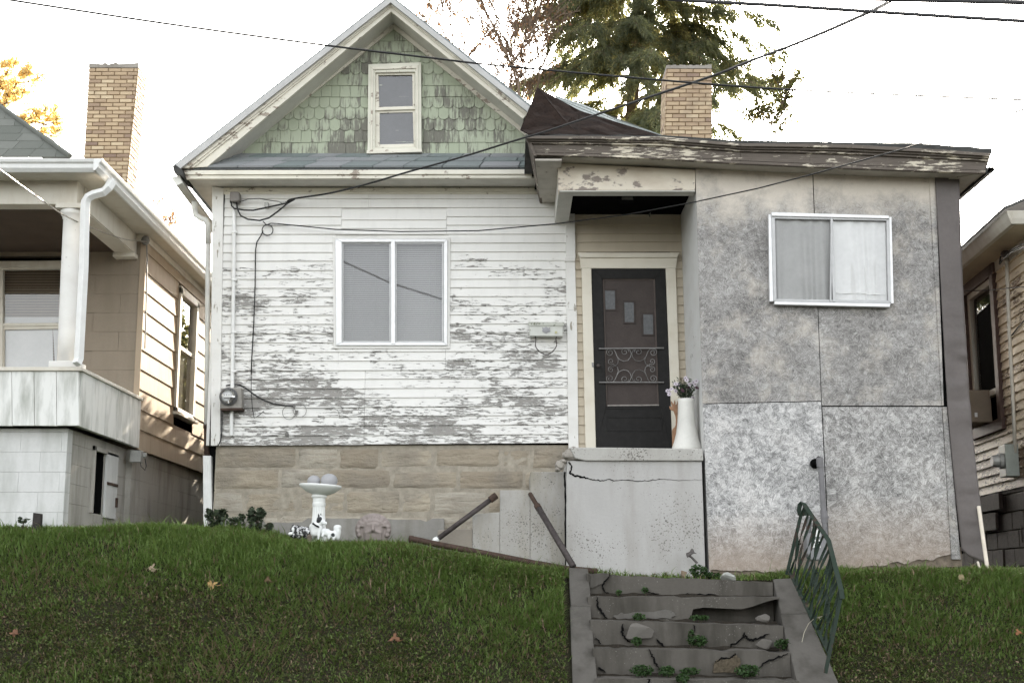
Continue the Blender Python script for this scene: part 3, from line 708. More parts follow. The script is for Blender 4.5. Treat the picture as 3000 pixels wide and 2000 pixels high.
# pent roof across the foot of the gable
mb = MB()
for r, (ta, tb) in enumerate(((0,.42),(.40,.74),(.72,1.02))):
    fa, fb = P(424,385,YR), P(1214,385,YR); ga, gb = P(536,354,YM-.02), P(1222,354,YM-.02)
    if r == 0: pass
    L = lambda s, t: (fa+(fb-fa)*s)*(1-t)+(ga+(gb-ga)*s)*t
    s = -rs.random()*.06
    while s < 1:
        e = s+rs.uniform(.085,.115); s0, s1 = max(0, s+.0020), min(1, e-.0020)
        up = Vector((0,-.007,.020)); dn = rs.uniform(-.007,.007)
        a, b, c, d = L(s0,ta+dn/2), L(s1,ta+dn/2), L(s1,tb), L(s0,tb)
        if s1 > s0: mb.hexa([a+up, b+up, c+up*.3, d+up*.3], [a, b, c, d], rs.random())
        s = e
mb.add([P(424,387,YR)-Vector((0,0,.006)), P(1214,387,YR)-Vector((0,0,.006)), P(1222,354,YM-.01), P(536,354,YM-.01)], [(0,1,2,3)], .2)
mb.build('pent_roof', M_ASPH, house)
mb = MB(); i = 0
while i < 40:
    u0 = 425+i*19.7; d = rs.uniform(2, 7); mb.pp([(u0,384),(u0+19.7,384),(u0+19.7,386+d),(u0,386+rs.uniform(2,6))], YR+.006, .02); i += 1
mb.build('roof_underlay', M_ROOFEDGE, house)
mb = MB(); mb.strip([(422,391),(1222,389)], [(424,401),(1222,400)], YR, .05, .3); mb.strip([(425,401),(1222,400)], [(427,411),(1222,409)], YR+.02, .05, .6)
mb.build('fascia', M_RAKE, house, .004)
zs = P(600,409,YR+.03).z
mb = MB(); mb.box(P(427,409,YR).x, P(1230,409,YR).x, YR+.04, YM, zs+.002, zs+.02); mb.box(P(427,409,YR).x, XW0-.0, YM, 17.7, zs+.003, zs+.021); mb.build('soffit', M_SOFFIT, house)
# old box gutter hanging along the left eave, and the downspout
mb = MB(); ga = [P(392,407,YR-.02),P(413,403,YR-.02),P(419,420,YR-.02),P(405,427,YR-.02)]
mb.hexa(ga, [p+Vector((0,3.3,-.12)) for p in ga]); gut = mb.build('gutter', M_GUTTER, house, .004); tag(gut, 'sagging box gutter under the left eave')
mb = MB(); y = YM+.12
mb.tube([P(447,462,y-.05),P(447,480,y),P(450,494,y),P(462,502,y),P(472,505,y),P(478,516,y),P(478.5,560,y)], .034, 10)
mb.tube([P(478.5,512,y),P(474,1012,y)], .028, 8)
dsp = mb.build('downspout', M_GUTTER, house, smooth=True); tag(dsp, 'white downspout at the left corner of the house')
mb = MB(); mb.tube([P(474.6,980,y-.02),P(475.5,1050,y-.02)], .031, 10); mb.tube([P(475,975,y-.02),P(475,983,y-.02)], .039, 10); mb.build('rusty_section', M_RUST, dsp, smooth=True)
mb = MB(); mb.pp([(466,1046),(484,1046),(487,1208),(467,1208)], YM+.02, .1)
for k in range(4): mb.pp([(468+4.6*k,1047),(469.5+4.6*k,1047),(471+4.6*k,1207),(469.5+4.6*k,1207)], YM+.015, .02)
mb.build('lower_pipe', M_WHITEPIPE, dsp, .004)

# ================================================================= chipboard extension (part of the same house)
def rag(pts_a, pts_b, n, amp, seed):
    out = []
    for i in range(n+1):
        k = i/n; out.append((pts_a[0]+(pts_b[0]-pts_a[0])*k, pts_a[1]+(pts_b[1]-pts_a[1])*k+amp*(float(fbm(k*9, seed, 1, seed, 4))-.5)*2*(1 if 0<i<n else 0)))
    return out
def panel(name, pts, mat, Y):
    m_ = MB(); m_.pp(pts, Y, .016); o = m_.build(name, mat, house); return o
panel('chipboard_panel', [(1597.5,388),(1866,398),(1886,920),(1614,926)], M_OSB_U, YA)
panel('chipboard_panel', [(1868,398),(2134,405),(2164.5,931),(1888,931)], M_OSB_U, YA+.003)
panel('chipboard_panel', [(1614.5,928)]+[(1886,922)]+rag((1905,1312),(1629,1310),34,15,3), M_OSB_L, YA-.004)
panel('chipboard_panel', [(1889,934)]+[(2163,934)]+rag((2184,1272),(1907,1308),34,15,6), M_OSB_R, YA-.002)
mb = MB(); mb.pp([(2134,405),(2149,405),(2168,931),(2164,931)], YA-.012, .03); mb.pp([(2165,934),(2175,934),(2207,1284),(2186,1284)], YA-.014, .03); mb.build('corner_strip', M_OSB_U, house, .003)
mb = MB(); mb.slab([P(1604,388,YA+.02),P(2150,405,YA+.02),P(2212,1270,YA+.02),P(1632,1300,YA+.02)], (0,.02,0)); 
bx0, bx1 = P(1607,700,YA).x, P(2160,700,YA).x
mb.box(bx0+.06, bx1, YA+.05, 19, 1.3, 5.35); mb.build('extension_core', M_DARK, house)
# wooden sill beam showing under the rotten bottom edge
mb = MB(); mb.pp([(1632,1285),(2208,1255),(2210,1300),(1632,1330)], YA+.016, .04); mb.build('sill_beam', plain('rotten_wood', (.16,.13,.10), .9, .5, 14), house)
mb = MB(); a = [P(1598,390,YA)+Vector((0,.02,0)),P(1630,1315,YA)+Vector((0,.02,0))]
mb.hexa([a[1]+Vector((0,.0,0)), a[0], a[0]+Vector((0,1.3,.0)), a[1]+Vector((0,1.3,0))], [a[1]+Vector((.04,.0,0)), a[0]+Vector((.04,0,0)), a[0]+Vector((.04,1.3,0)), a[1]+Vector((.04,1.3,0))])
mb.build('porch_side_wall', peel('speckled_side_paint', (.60,.60,.59), (.28,.27,.26), .64, (20,14,14), .2), house)
# extension window
mb = MB(); mb.pp([(1772,487),(2042,495),(2042,502),(1772,496)], YA-.085, .08); mb.pp([(1765,492),(1772,492),(1777,692),(1768,692)], YA-.06, .06); mb.pp([(2042,498),(2048,498),(2053,697),(2046,697)], YA-.06, .06); mb.pp([(1779,692),(2046,697),(2044,705),(1779,699)], YA-.075, .07)
w2 = mb.build('window', M_ALU, house, .004); tag(w2, 'sliding window with white net curtains in the chipboard wall')
mb = MB(); mb.frame([(1772,496),(2042,502),(2047,697),(1777,692)], [(1780,502),(2036,507),(2040,690),(1784,686)], YA-.07, .07); mb.pp([(1907,500),(1913,500),(1920,693),(1913,693)], YA-.075, .04); mb.pp([(1908,500),(1912,500),(1910,692),(1906,692)], YA-.08, .02); mb.build('sash', M_GREYALU, w2, .003)
y = YA-.05
mb = MB(); mb.add([P(1780,501,y),P(1908,503,y),P(1914,690,y),P(1784,687,y)], [(0,1,2,3)]); mb.build('pane', M_SCREENGLASS, w2)
mb = MB(); mb.add([P(1913,503,y+.01),P(2037,507,y+.01),P(2041,691,y+.01),P(1918,690,y+.01)], [(0,1,2,3)]); mb.build('pane', M_GLASS, w2)
for (u0, u1, sd) in ((1780,1909,1),(1911,2041,2)):
    N, K = 90, 26; x0, x1 = P(u0,600,YA).x, P(u1,600,YA).x; zt_, zb_ = P(1900,503,YA).z, P(1900,692,YA).z-.02
    V = []; 
    for j in range(K+1):
        for i in range(N+1):
            k = i/N; q_ = j/K; X = x0+(x1-x0)*k
            yy = YA-.026+.017*math.sin(k*25+sd*2+1.2*math.sin(k*7+sd)+.8*q_*math.sin(k*11))*(.5+.5*q_)+.010*(float(fbm(X*5, q_*4, 1, sd+3))-.5)
            V.append((X, yy, zt_+(zb_-zt_)*q_))
    idx = np.arange((K+1)*(N+1)).reshape(K+1, N+1)
    F = np.stack([idx[:-1,:-1], idx[1:,:-1], idx[1:,1:], idx[:-1,1:]], -1).reshape(-1, 4)
    np_mesh('curtain', V, F, M_CURTAIN, w2, smooth=True)
mb = MB(); mb.tube([P(1919+6*k, 672+ (4*k/19) + 1.2*math.sin(k*.55), YA-.045) for k in range(20)], .004, 6); mb.build('cord', M_WHITEPIPE, w2)
# beam over the porch
mb = MB(); mb.pp([(1281,374),(1597,390),(1597,437),(1283,437)], YA, .17); bz = P(1283,437,YA).z
beam = mb.build('porch_beam', M_BEAM, house, .004)
mb = MB(); x0 = P(1283,437,YA).x; mb.box(x0+.002, x0+.155, YA+.17, YM-.02, bz, bz+.35); mb.build('side_beam', M_GREY_TRIM, house, .004)
mb = MB(); mb.slab([(x0+.01,YA+.003,bz-.014),(P(1597,437,YA).x,YA+.003,bz-.014),(P(1597,437,YA).x,YA+.165,bz-.014),(x0+.01,YA+.165,bz-.014)], (0,0,.013)); mb.build('beam_underside', M_GREY_TRIM, house, .003)
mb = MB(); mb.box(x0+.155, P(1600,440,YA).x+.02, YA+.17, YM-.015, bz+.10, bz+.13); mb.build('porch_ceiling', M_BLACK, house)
mb = MB(); c = P(1440,457,14.0); mb.box(c.x-.075, c.x+.075, 13.95, 14.1, bz+.055, bz+.10); lf = mb.build('ceiling_light', M_DARK, house, .01)
mb = MB(); mb.box(c.x-.06, c.x+.06, 13.94, 13.955, bz+.06, bz+.088); mb.build('lens', plain('dusty_lens', (.16,.155,.14), .4, .2, 20), lf)
# eave of the flat roof
T = [(1207,312),(1330,312),(1521,314),(1701,329),(1860,330),(1956,332),(2120,341),(2277,352)]
Bt = [(1226,356),(1340,359),(1521,365),(1701,376),(1860,383),(1956,387),(2120,393),(2263,398)]
lp = lambda k: [(a[0]+(b[0]-a[0])*k, a[1]+(b[1]-a[1])*k) for a, b in zip(T, Bt)]
mb = MB(); mb.strip(lp(.0), lp(.15), YF-.085, .13, .35); mb.strip(lp(.16), lp(.27), YF-.055, .10, .7); mb.strip(lp(.28), lp(.40), YF-.028, .07, .2); mb.strip(lp(.415), lp(.86), YF, .04, .42); mb.strip(lp(.87), lp(1.), YF-.012, .05, .3)
mb.build('eave_fascia', M_FASCIA, house, .004)
mb = MB(); up = [(a, b-rs.uniform(1.5,3.5)-(9 if a > 2100 else 3 if a > 1700 else 0)) for a, b in T]; up.append((2279,347)); lo2 = [(a, b+1) for a, b in T]+[(2276,357)]
m2 = []; top2 = []
for i in range(len(up)-1):
    for k in np.linspace(0, 1, 7)[:-1]:
        top2.append((up[i][0]+(up[i+1][0]-up[i][0])*k, up[i][1]+(up[i+1][1]-up[i][1])*k+rs.uniform(-1.2,1.2))); m2.append((lo2[i][0]+(lo2[i+1][0]-lo2[i][0])*k, lo2[i][1]+(lo2[i+1][1]-lo2[i][1])*k+rs.uniform(-.6,1.2)))
mb.strip(top2+[up[-1]], m2+[lo2[-1]], YF-.08, 3.2); mb.build('flat_roof', M_ROOFEDGE, house)
mb = MB(); lows = [P(u,v+1,YF+.02) for u, v in Bt]
for i in range(len(lows)-1):
    a, b = lows[i]+Vector((0,0,.012)), lows[i+1]+Vector((0,0,.012)); mb.hexa([a, b, b+Vector((0,.32,0)), a+Vector((0,.32,0))], [p+Vector((0,0,.018)) for p in (a, b, b+Vector((0,.32,0)), a+Vector((0,.32,0)))])
so_ = mb.build('eave_soffit', M_SOFFIT2, house)
a, b, c, d = P(1229,361,YF+.01), P(1283,372,YF+.3), P(1285,466,YM-.02), P(1241,466,YM-.02)
zz = c.z; mb = MB(); mb.slab([(a.x,YF+.02,zz),(b.x+.02,YF+.02,zz),(c.x,YM-.015,zz),(d.x,YM-.015,zz)], (0,0,.02)); mb.build('side_soffit', M_SOFFIT2, house)
mb = MB(); f0, f1 = P(1207,312,YF-.03), P(1226,358,YF-.03); g1 = P(1240,467,YM-.02)
for k0, k1, ox in ((0,.4,-.015),(.4,1,0)):
    A, B = f0.lerp(f1, k0), f0.lerp(f1, k1); h = f0.z-f1.z
    C, D = Vector((g1.x-.03+ox, YM-.02, g1.z+h*(1-k0))), Vector((g1.x+ox, YM-.02, g1.z+h*(1-k1)))
    mb.hexa([A, B, D, C], [p+Vector((.03,0,0)) for p in (A, B, D, C)])
mb.build('end_fascia', M_FASCIA, house, .003)
# right eave end: soffit and rotten gutter
e0 = P(2262,398,YF+.02); zz = e0.z+.006
mb = MB(); mb.slab([(P(2150,404,YA).x,YF+.34,zz),(e0.x-.01,YF+.02,zz),(e0.x+.02,17,zz),(P(2203,404,YA).x,17,zz)], (0,0,.02)); mb.build('end_soffit', M_SOFFIT2, house)
mb = MB(); g0 = P(2266,394,YF); q4 = [g0+Vector((0,0,-.03)), g0+Vector((.085,0,.01)), g0+Vector((.075,0,.05)), g0+Vector((-.01,0,.04))]
mb.hexa(q4, [p+Vector((.0,4,0)) for p in q4]); mb.slab([g0+Vector((.0,-.0,-.02)), g0+Vector((.06,-.05,.015)), g0+Vector((.085,.0,.03)), g0+Vector((.03,0,.05))], (0,.3,0)); mb.build('end_gutter', M_ROOFEDGE, house)
# charred roof saddle beside the gable
mb = MB(); A, B, C, D, E = P(1195,300,13.25), P(1234,204,14.05), P(1332,257,13.75), P(1515,313,13.12), P(1214,310,13.06)
Mid = P(1330,312,13.06); F_ = P(1300,285,13.35)
def tri(mb, a, b, c, n, amp):
    idx = {}
    for i in range(n+1):
        for j in range(n+1-i):
            p = a+(b-a)*(i/n)+(c-a)*(j/n); 
            if 0 < i and 0 < j and i+j < n: p = p+Vector((0, amp*(float(fbm(p.x*6, p.z*6, 1, 2))-.5), amp*.6*(float(fbm(p.x*5, p.z*7, 1, 5))-.5)))
            idx[i, j] = len(mb.v); mb.v.append(p)
    for i in range(n):
        for j in range(n-i):
            mb.f.append([idx[i,j], idx[i+1,j], idx[i,j+1]]); mb.t.append(.5)
            if i+j < n-1: mb.f.append([idx[i+1,j], idx[i+1,j+1], idx[i,j+1]]); mb.t.append(.5)
for t_ in ((A,B,F_),(A,F_,E),(B,C,F_),(E,F_,Mid),(F_,C,Mid),(C,D,Mid)): tri(mb, *t_, 8, .07)
fl = mb.build('charred_flashing', M_TAR, house, recalc=False); s_ = fl.modifiers.new('solid', 'SOLIDIFY'); s_.thickness = .012; tag(fl, 'charred tar paper saddle')
mb = MB(); rg = [P(1276,219,14.5),P(1340,240,14.3),P(1420,275,13.9),P(1525,312,13.2)]; lw_ = [P(1290,240,14.2),P(1345,268,13.85),P(1415,294,13.6),P(1500,313,13.14)]
def along(pl, k):
    k *= len(pl)-1; i = min(int(k), len(pl)-2); return pl[i].lerp(pl[i+1], k-i)
for r in range(4):
    n = 15; o_ = (r % 2)*.5
    for i in range(-1, n):
        k0, k1 = max(0, (i+o_)/n+.0015), min(1, (i+1+o_)/n-.0015)
        if k1 <= k0: continue
        ta, tb = r/4, (r+1)/4+.03
        a, b, c, d = along(lw_,k0).lerp(along(rg,k0),ta), along(lw_,k1).lerp(along(rg,k1),ta), along(lw_,k1).lerp(along(rg,k1),min(1,tb)), along(lw_,k0).lerp(along(rg,k0),min(1,tb))
        u_ = Vector((0,-.006,.010)); mb.hexa([a+u_, b+u_, c, d], [a, b, c-u_, d-u_], rs.random())
mb.build('saddle_shingles', M_ASPH3, house)
mb = MB(); mb.slab([rg[0], along(rg,.5), rg[-1], rg[-1]+Vector((0,1.5,-.4)), rg[0]+Vector((0,2.5,-.6))], (0,0,-.05)); mb.build('rear_roof', M_ASPH2, house)
# brown sheet metal on the right corner
V = []; mb = MB(); L_ = [(2147,405),(2156,560),(2165,741),(2176,933),(2192,1110),(2209,1270)]; R_ = [(2203,401),(2208,560),(2216,741),(2229,933),(2244,1110),(2262,1297)]
K, N = 120, 10
for j in range(K+1):
    k = j/K*5; i = min(int(k), 4); f = k-i
    for c_ in range(N+1):
        s = c_/N; u = (L_[i][0]*(1-f)+L_[i+1][0]*f)*(1-s)+(R_[i][0]*(1-f)+R_[i+1][0]*f)*s; v_ = (L_[i][1]*(1-f)+L_[i+1][1]*f)*(1-s)+(R_[i][1]*(1-f)+R_[i+1][1]*f)*s
        if j == K: v_ -= 14*max(0, 1-s*3.2)**2
        p = P(u, v_, YA-.03); amp = .003+.016*math.exp(-((v_-850)/110)**2)+.006*math.exp(-((v_-1150)/120)**2)
        p.y += amp*(float(fbm(s*.8, v_*.055, 1, 3, 2))-.5)*2.4*(.3+s) - .10*max(0, (v_-1000)/300)*s
        if abs(v_-742) < 4 or abs(v_-934) < 4: p.y -= .006
        V.append(p)
idx = np.arange((K+1)*(N+1)).reshape(K+1, N+1)
F = np.stack([idx[:-1,:-1], idx[1:,:-1], idx[1:,1:], idx[:-1,1:]], -1).reshape(-1, 4)
bs = np_mesh('corner_sheet', V, F, M_BROWNSTRIP, house, smooth=True); s_ = bs.modifiers.new('solid', 'SOLIDIFY'); s_.thickness = .004; s_.offset = 0
tag(bs, 'buckled brown sheet metal covering the right corner')
mb = MB(); mb.slab([P(2150,405,YA+.02),P(2202,405,YA+.02),P(2205,1285,YA+.02),P(2190,1285,YA+.02)], (0,5,0)); mb.build('extension_side', M_BROWNSTRIP, house)
# chimney
def bricks(core, mb, corners_b, corners_t, z0, z1, bh=.0515, bl=.165, top=.93):
    """four-sided brick stack; corners as (x,y) lists at bottom and top"""
    cb, ct = [Vector((*c, z0)) for c in corners_b], [Vector((*c, z1)) for c in corners_t]
    n = int((z1-z0)/bh); r_ = random.Random(3)
    core.hexa(cb, ct)
    for k in range(n):
        a, b = k/n, (k+1)/n-.010/(z1-z0)
        for s in range(4):
            i, j = s, (s+1) % 4
            p0, p1 = cb[i].lerp(ct[i], a), cb[j].lerp(ct[j], a); q0, q1 = cb[i].lerp(ct[i], b), cb[j].lerp(ct[j], b)
            L = (p1-p0).length; d = (p1-p0).normalized(); nrm = Vector((d.y, -d.x, 0))
            x = -bl*.5*((k+s) % 2)
            while x < L-.01:
                a0, a1 = max(0, x+.006), min(L, x+bl-.006); x += bl
                if a1-a0 < .02: continue
                o = nrm*(.007+r_.uniform(0,.005)); zj = Vector((0,0,r_.uniform(-.003,.003)))
                f0, f1, g1_, g0_ = p0+d*a0, p0+d*a1, q0+d*a1, q0+d*a0
                t = r_.random(); t = t*.25 if k > n*top else t
                mb.hexa([f0+o+zj, f1+o+zj, g1_+o+zj, g0_+o+zj], [f0, f1, g1_, g0_], t)
def chimney(px_b, px_t, vb, vt, Y, depth, parent, cap=.05, top=.93):
    x0, x1 = P(px_b[0],vb,Y).x, P(px_b[1],vb,Y).x; X0, X1 = P(px_t[0],vt,Y).x, P(px_t[1],vt,Y).x
    z0, z1 = P(1176,vb,Y).z, P(1176,vt+4,Y).z
    core = MB(); mbk = MB()
    bricks(core, mbk, [(x0,Y),(x1,Y),(x1,Y+depth),(x0,Y+depth)], [(X0,Y),(X1,Y),(X1,Y+depth),(X0,Y+depth)], z0, z1, top=top)
    c = mbk.build('chimney', M_BRICK, parent, .003); core.build('mortar_joint', M_BMORTAR, c)
    cp = MB(); n = 14
    for i in range(n):
        a, b = X0-.008+(X1-X0+.016)*i/n, X0-.008+(X1-X0+.016)*(i+1)/n
        cp.box(a, b, Y-.012, Y+depth+.012, z1-.002, z1+cap*random.uniform(.75,1.1))
    cp.build('cap', M_RUBBLE, c)
    return c
chimney((1528,1634), (1532,1633), 318, 154, 16.2, .55, house)
# --- door
mb = MB(); mb.pp([(1336,614),(1358,614),(1369,1030),(1345,1030)], YM-.07, .08); mb.pp([(1529,616),(1552,616),(1566,1030),(1545,1030)], YM-.07, .08); mb.pp([(1332,590),(1556,590),(1553,616),(1334,616)], YM-.075, .08)
mb.pp([(1327,580),(1561,580),(1556,591),(1332,591)], YM-.10, .1); mb.build('door_casing', M_CREAM, house, .005)
Q = lambda x, y: ((1720+x/2.658)/1.2755, (740+y/2.658)/1.2755)
mb = MB(); mb.frame([Q(36,112),Q(609,124),Q(664,1530),Q(68,1530)], [Q(120,202),Q(530,202),Q(560,1190),Q(150,1195)], YM-.055, .035)
door = mb.build('door', M_DOOR, house, .004); tag(door, 'charcoal screen door with scrollwork guard')
mb = MB(); mb.frame([Q(120,202),Q(530,202),Q(560,1190),Q(150,1195)], [Q(134,214),Q(516,214),Q(548,1180),Q(160,1182)], YM-.040, .02); mb.build('screen_frame', plain('brown_screen_frame', (.075,.058,.05), .6, .2, 14), door, .003)
mb = MB(); mb.pp([Q(160,1184),Q(560,1180),Q(560,1190),Q(160,1194)], YM-.062, .02, .5); mb.build('screen_ledge', plain('worn_ledge', (.26,.24,.22), .6, .3, 20), door)
mb = MB(); mb.frame([Q(148,1275),Q(582,1275),Q(588,1390),Q(150,1390)], [Q(160,1284),Q(574,1284),Q(576,1372),Q(164,1372)], YM-.060, .01); mb.pp([Q(146,1204),Q(580,1200),Q(580,1212),Q(146,1216)], YM-.062, .01); mb.build('panel_moulding', M_DOOR, door, .003)
y = YM-.028
mb = MB(); mb.add([P(*Q(128,206),y),P(*Q(524,206),y),P(*Q(556,1188),y),P(*Q(154,1190),y)], [(0,1,2,3)]); mb.build('screen', M_SCREEN, door)
for (a, b, c, d) in ((140,295,216,440),(290,386,363,540),(437,480,512,634)):
    m_ = MB(); m_.pp([Q(a,b),Q(c,b+2),Q(c+3,d),Q(a+4,d)], y-.006, .004); li = m_.build('door_light', M_LITE, door)
    m_ = MB(); m_.frame([Q(a-12,b-14),Q(c+12,b-12),Q(c+15,d+14),Q(a-8,d+14)], [Q(a,b),Q(c,b+2),Q(c+3,d),Q(a+4,d)], y-.009, .008); m_.build('light_frame', plain('brown_light_frame', (.042,.033,.030), .7, .2, 9), door)
mb = MB(); y = YM-.075
mb.tube([P(*Q(92,747),y),P(*Q(598,742),y)], .009, 8); mb.tube([P(*Q(94,1009),y),P(*Q(598,1009),y)], .009, 8)
def spiral(cx, cy, r, a0, turns, cw, tail):
    pts = []
    for i in range(26):
        k = i/25; a = a0+cw*turns*2*math.pi*k; rr = r*(.22+.78*(1-k)); pts.append(P(*Q(cx+rr*math.cos(a), cy-rr*math.sin(a)), y))
    return [P(*Q(*p), y) for p in tail]+pts
for sx in (1, -1):
    for sy in (1, -1):
        X = lambda v: 346+sx*(v-346); Y_ = lambda v: 878+sy*(v-878)
        g = lambda a: a if sx > 0 else math.pi-a
        h = lambda a: a if sy > 0 else -a
        def sc(cx, cy, r, a0, turns, cw, tail):
            pts = list(tail)
            for i in range(28):
                k = i/27; a = a0+cw*turns*2*math.pi*k; rr = r*(.25+.75*(1-k)); pts.append((cx+rr*math.cos(a), cy-rr*math.sin(a)))
            mb.tube([P(*Q(X(px_), Y_(py_)), y) for px_, py_ in pts], .0042, 5)
        sc(178, 776, 28, math.pi*.9, 1.25, 1, [(205,752),(190,748),(160,752)])
        sc(293, 772, 32, math.pi*.0, 1.35, 1, [(346,778),(340,815),(318,838),(285,842),(252,828),(234,800),(222,772),(205,752)][::-1][:0])
        mb.tube([P(*Q(X(a), Y_(b)), y) for a, b in [(205,752),(218,770),(232,805),(252,832),(285,845),(318,838),(338,812),(344,785),(332,758),(318,748)]], .0042, 5)
        mb.tube([P(*Q(X(a), Y_(b)), y) for a, b in [(232,805),(243,835),(238,862),(222,878),(205,878)]], .0042, 5)
        sc(186, 846, 26, math.pi*1.75, 1.3, -1, [(222,872),(205,876)])
mb.build('grille', M_SCROLL, door, recalc=False)
mb = MB(); c = P(*Q(86,884), YM-.055); mb.ball(c+Vector((0,-.04,0)), (.022,.018,.022)); mb.tube([c, c+Vector((0,-.04,0))], .010, 8); mb.build('handle', M_DARKPIPE, door, smooth=True)
mb = MB(); mb.pp([Q(36,855),Q(52,855),Q(53,890),Q(38,890)], YM-.074, .02); mb.build('strike_plate', M_SCROLL, door)
# --- porch floor and its concrete wall
mb = MB(); mb.pp([(1308,1027),(1400,1027),(1614,1030),(1616,1058),(1500,1058),(1345,1058),(1320,1052)], YA-.035, 1.33); pslab = mb.build('porch_floor', M_SLAB, house, .012)
mb = MB(); mb.slab([(P(1310,1027,YA).x,YA+.9,P(1310,1027,YA).z+.004),(P(1610,1030,YA).x,YA+.9,P(1310,1027,YA).z+.004),(P(1610,1030,YA).x,YM,P(1310,1027,YA).z+.004),(P(1310,1027,YA).x,YM,P(1310,1027,YA).z+.004)], (0,0,.05)); mb.build('door_threshold', M_SLAB, house, .005)
mb = MB(); mb.pp([(1303,1058),(1612,1059),(1621,1330),(1300,1330),(1300,1100)], YA-.005, 1.28); mb.build('porch_wall', M_PAINTED_CONC, house, .008)
def gap(name, pts, Y, rr, jit=1.2):
    c = []; m_ = MB()
    for i in range(len(pts)-1):
        for k in range(6): t = k/6; c.append((pts[i][0]+(pts[i+1][0]-pts[i][0])*t+rs.uniform(-jit,jit), pts[i][1]+(pts[i+1][1]-pts[i][1])*t+rs.uniform(-jit,jit)))
    c.append(pts[-1]); W3 = [P(*q, Y) for q in c]; n = len(W3); L = []; Rr = []
    for i, p in enumerate(W3):
        d = W3[min(i+1,n-1)]-W3[max(i-1,0)]; nn = Vector((-d.z,0,d.x)).normalized(); r_ = float(np.interp(i/(n-1), [q[0] for q in rr], [q[1] for q in rr]))
        L.append(p+nn*r_*rs.uniform(.4,1.2)); Rr.append(p-nn*r_*rs.uniform(.4,1.2))
    for i in range(n-1): m_.hexa([L[i],L[i+1],Rr[i+1],Rr[i]], [q+Vector((0,.03,0)) for q in (L[i],L[i+1],Rr[i+1],Rr[i])])
    m_.build(name, M_DARK, house)
gap('wall_crack', [(1306,1060),(1314,1072),(1309,1086),(1322,1092),(1345,1096),(1362,1102),(1385,1103),(1400,1100),(1415,1104),(1440,1101),(1460,1105),(1490,1103),(1520,1100),(1560,1102),(1613,1101)], YA-.008, [(0,.008),(.25,.012),(.32,.006),(.7,.004),(1,.001)])
gap('wall_joint', [(1297,1083),(1298.5,1140),(1298.5,1200),(1299,1300)], YA-.008, [(0,.011),(1,.006)], .4)
mb = MB()
for (u, v_, r1, r2) in ((1318,1042,.10,.07),(1340,1045,.075,.06),(1302,1045,.05,.045),(1286,1068,.055,.05),(1293,1060,.04,.03),(1281,1078,.03,.025)):
    mb.ball(P(u, v_, YA-.0+.03), (r1,.06,r2), None, 2, .22)
mb.build('rubble_corner', M_RUBBLE, house)
# --- remains of the side steps, poured concrete
YS = 13.62
mb = MB(); 
mb.pp([(1218,1083),(1298,1083),(1300,1330),(1218,1330)], YS, 1.06); mb.pp([(1148,1125),(1218,1125),(1218,1330),(1148,1330)], YS+.006, 1.05)
mb.pp([(1085,1180),(1148,1176),(1148,1330),(1085,1330)], YS+.012, 1.04)
mb.build('side_steps', M_SIDE_CONC, house, .008)
mb = MB(); mb.pp([(1005,1217),(1085,1213),(1085,1330),(1005,1330)], YS+.02, .9); mb.build('lowest_side_step', m_concrete('dirty_concrete', (.24,.21,.17), (.34,.31,.27), (.14,.12,.10), 0, 2.5), house, .008)
# ================================================================= LEFT HOUSE
YP, YL = 13.0, 15.2
lh = thing('neighbour_house', 'tan cement-sided house with white porch, round column and tall yellow brick chimney', 'house', (-6.5, 16, 2.0))
XLW = P(325,760,YL).x; ZG = 1.6
XPo = P(180,845,YP).x
ztop, zbot = P(180,846,YP).z, P(182,977,YP).z
mb = MB(); nb = 9
for i in range(nb):
    u0, u1 = -280+i*51.2, -280+(i+1)*51.2-.9
    mb.pp([(u0,850),(u1,850),(u1+1.0,977+(.8*(i%2))),(u0+1.0,977)], YP, .05, random.random())
mb.box(-9, XPo-.03, YP+.04, YP+.06, zbot+.02, ztop-.02)
x1 = P(182,900,YP).x
nb = 5
for i in range(nb):
    y0, y1 = YP+.002+(YL-YP)*i/nb, YP+(YL-YP)*(i+1)/nb-.006
    mb.box(x1-.05, x1, y0+(.052 if i == 0 else 0), y1, zbot, ztop-.02, random.random())
mb.build('porch_wall', M_LRAIL, lh, .004)
mb = MB(); mb.box(-9, x1+.02, YP-.025, YP+.12, ztop-.025, ztop+.012); mb.box(x1-.09, x1+.02, YP+.12, YL, ztop-.025, ztop+.012); mb.build('rail_cap', M_LTRIM, lh, .005)
mb = MB(); mb.box(-9, x1-.05, YP+.06, YL, zbot+.1, zbot+.14); mb.build('porch_deck', M_LRAIL, lh)
# block foundation: front, side with an opening
XF = P(150,1100,YP+.15).x; zf = zbot-.01
def cell_wall(mb, fn, u0, u1, z0, z1, bw, bh, skip=None):
    k = 0; z = z0; r_ = random.Random(9)
    while z < z1-.01:
        ze = min(z+bh, z1); u = u0-(bw/2 if k % 2 else 0)
        while u < u1-.01:
            a, b = max(u0, u), min(u1, u+bw); u += bw
            if b-a < .02 or (skip and skip(a, b, z, ze)): continue
            fn(a+.0007, b-.0007, z+.0007, ze-.0007, r_.random(), r_.uniform(0,.002))
        z = ze; k += 1
mb = MB(); cell_wall(mb, lambda a,b,z,ze,t,j: mb.box(a, b, YP+.15+j, YP+.3, z, ze, t), -9, XF, 1.5, zf, .40, .195)
mb.build('foundation', M_BLOCK, lh, .002)
oy0, oy1 = PX(212,1100,XF).y, PX(236,1100,XF).y; ozt, ozb = PX(225,1038,XF).z, PX(225,1180,XF).z
mb = MB(); cell_wall(mb, lambda a,b,z,ze,t,j: mb.box(XF-.12, XF-j, a, b, z, ze, t), YP+.30, oy0, 1.4, zf, .40, .195)
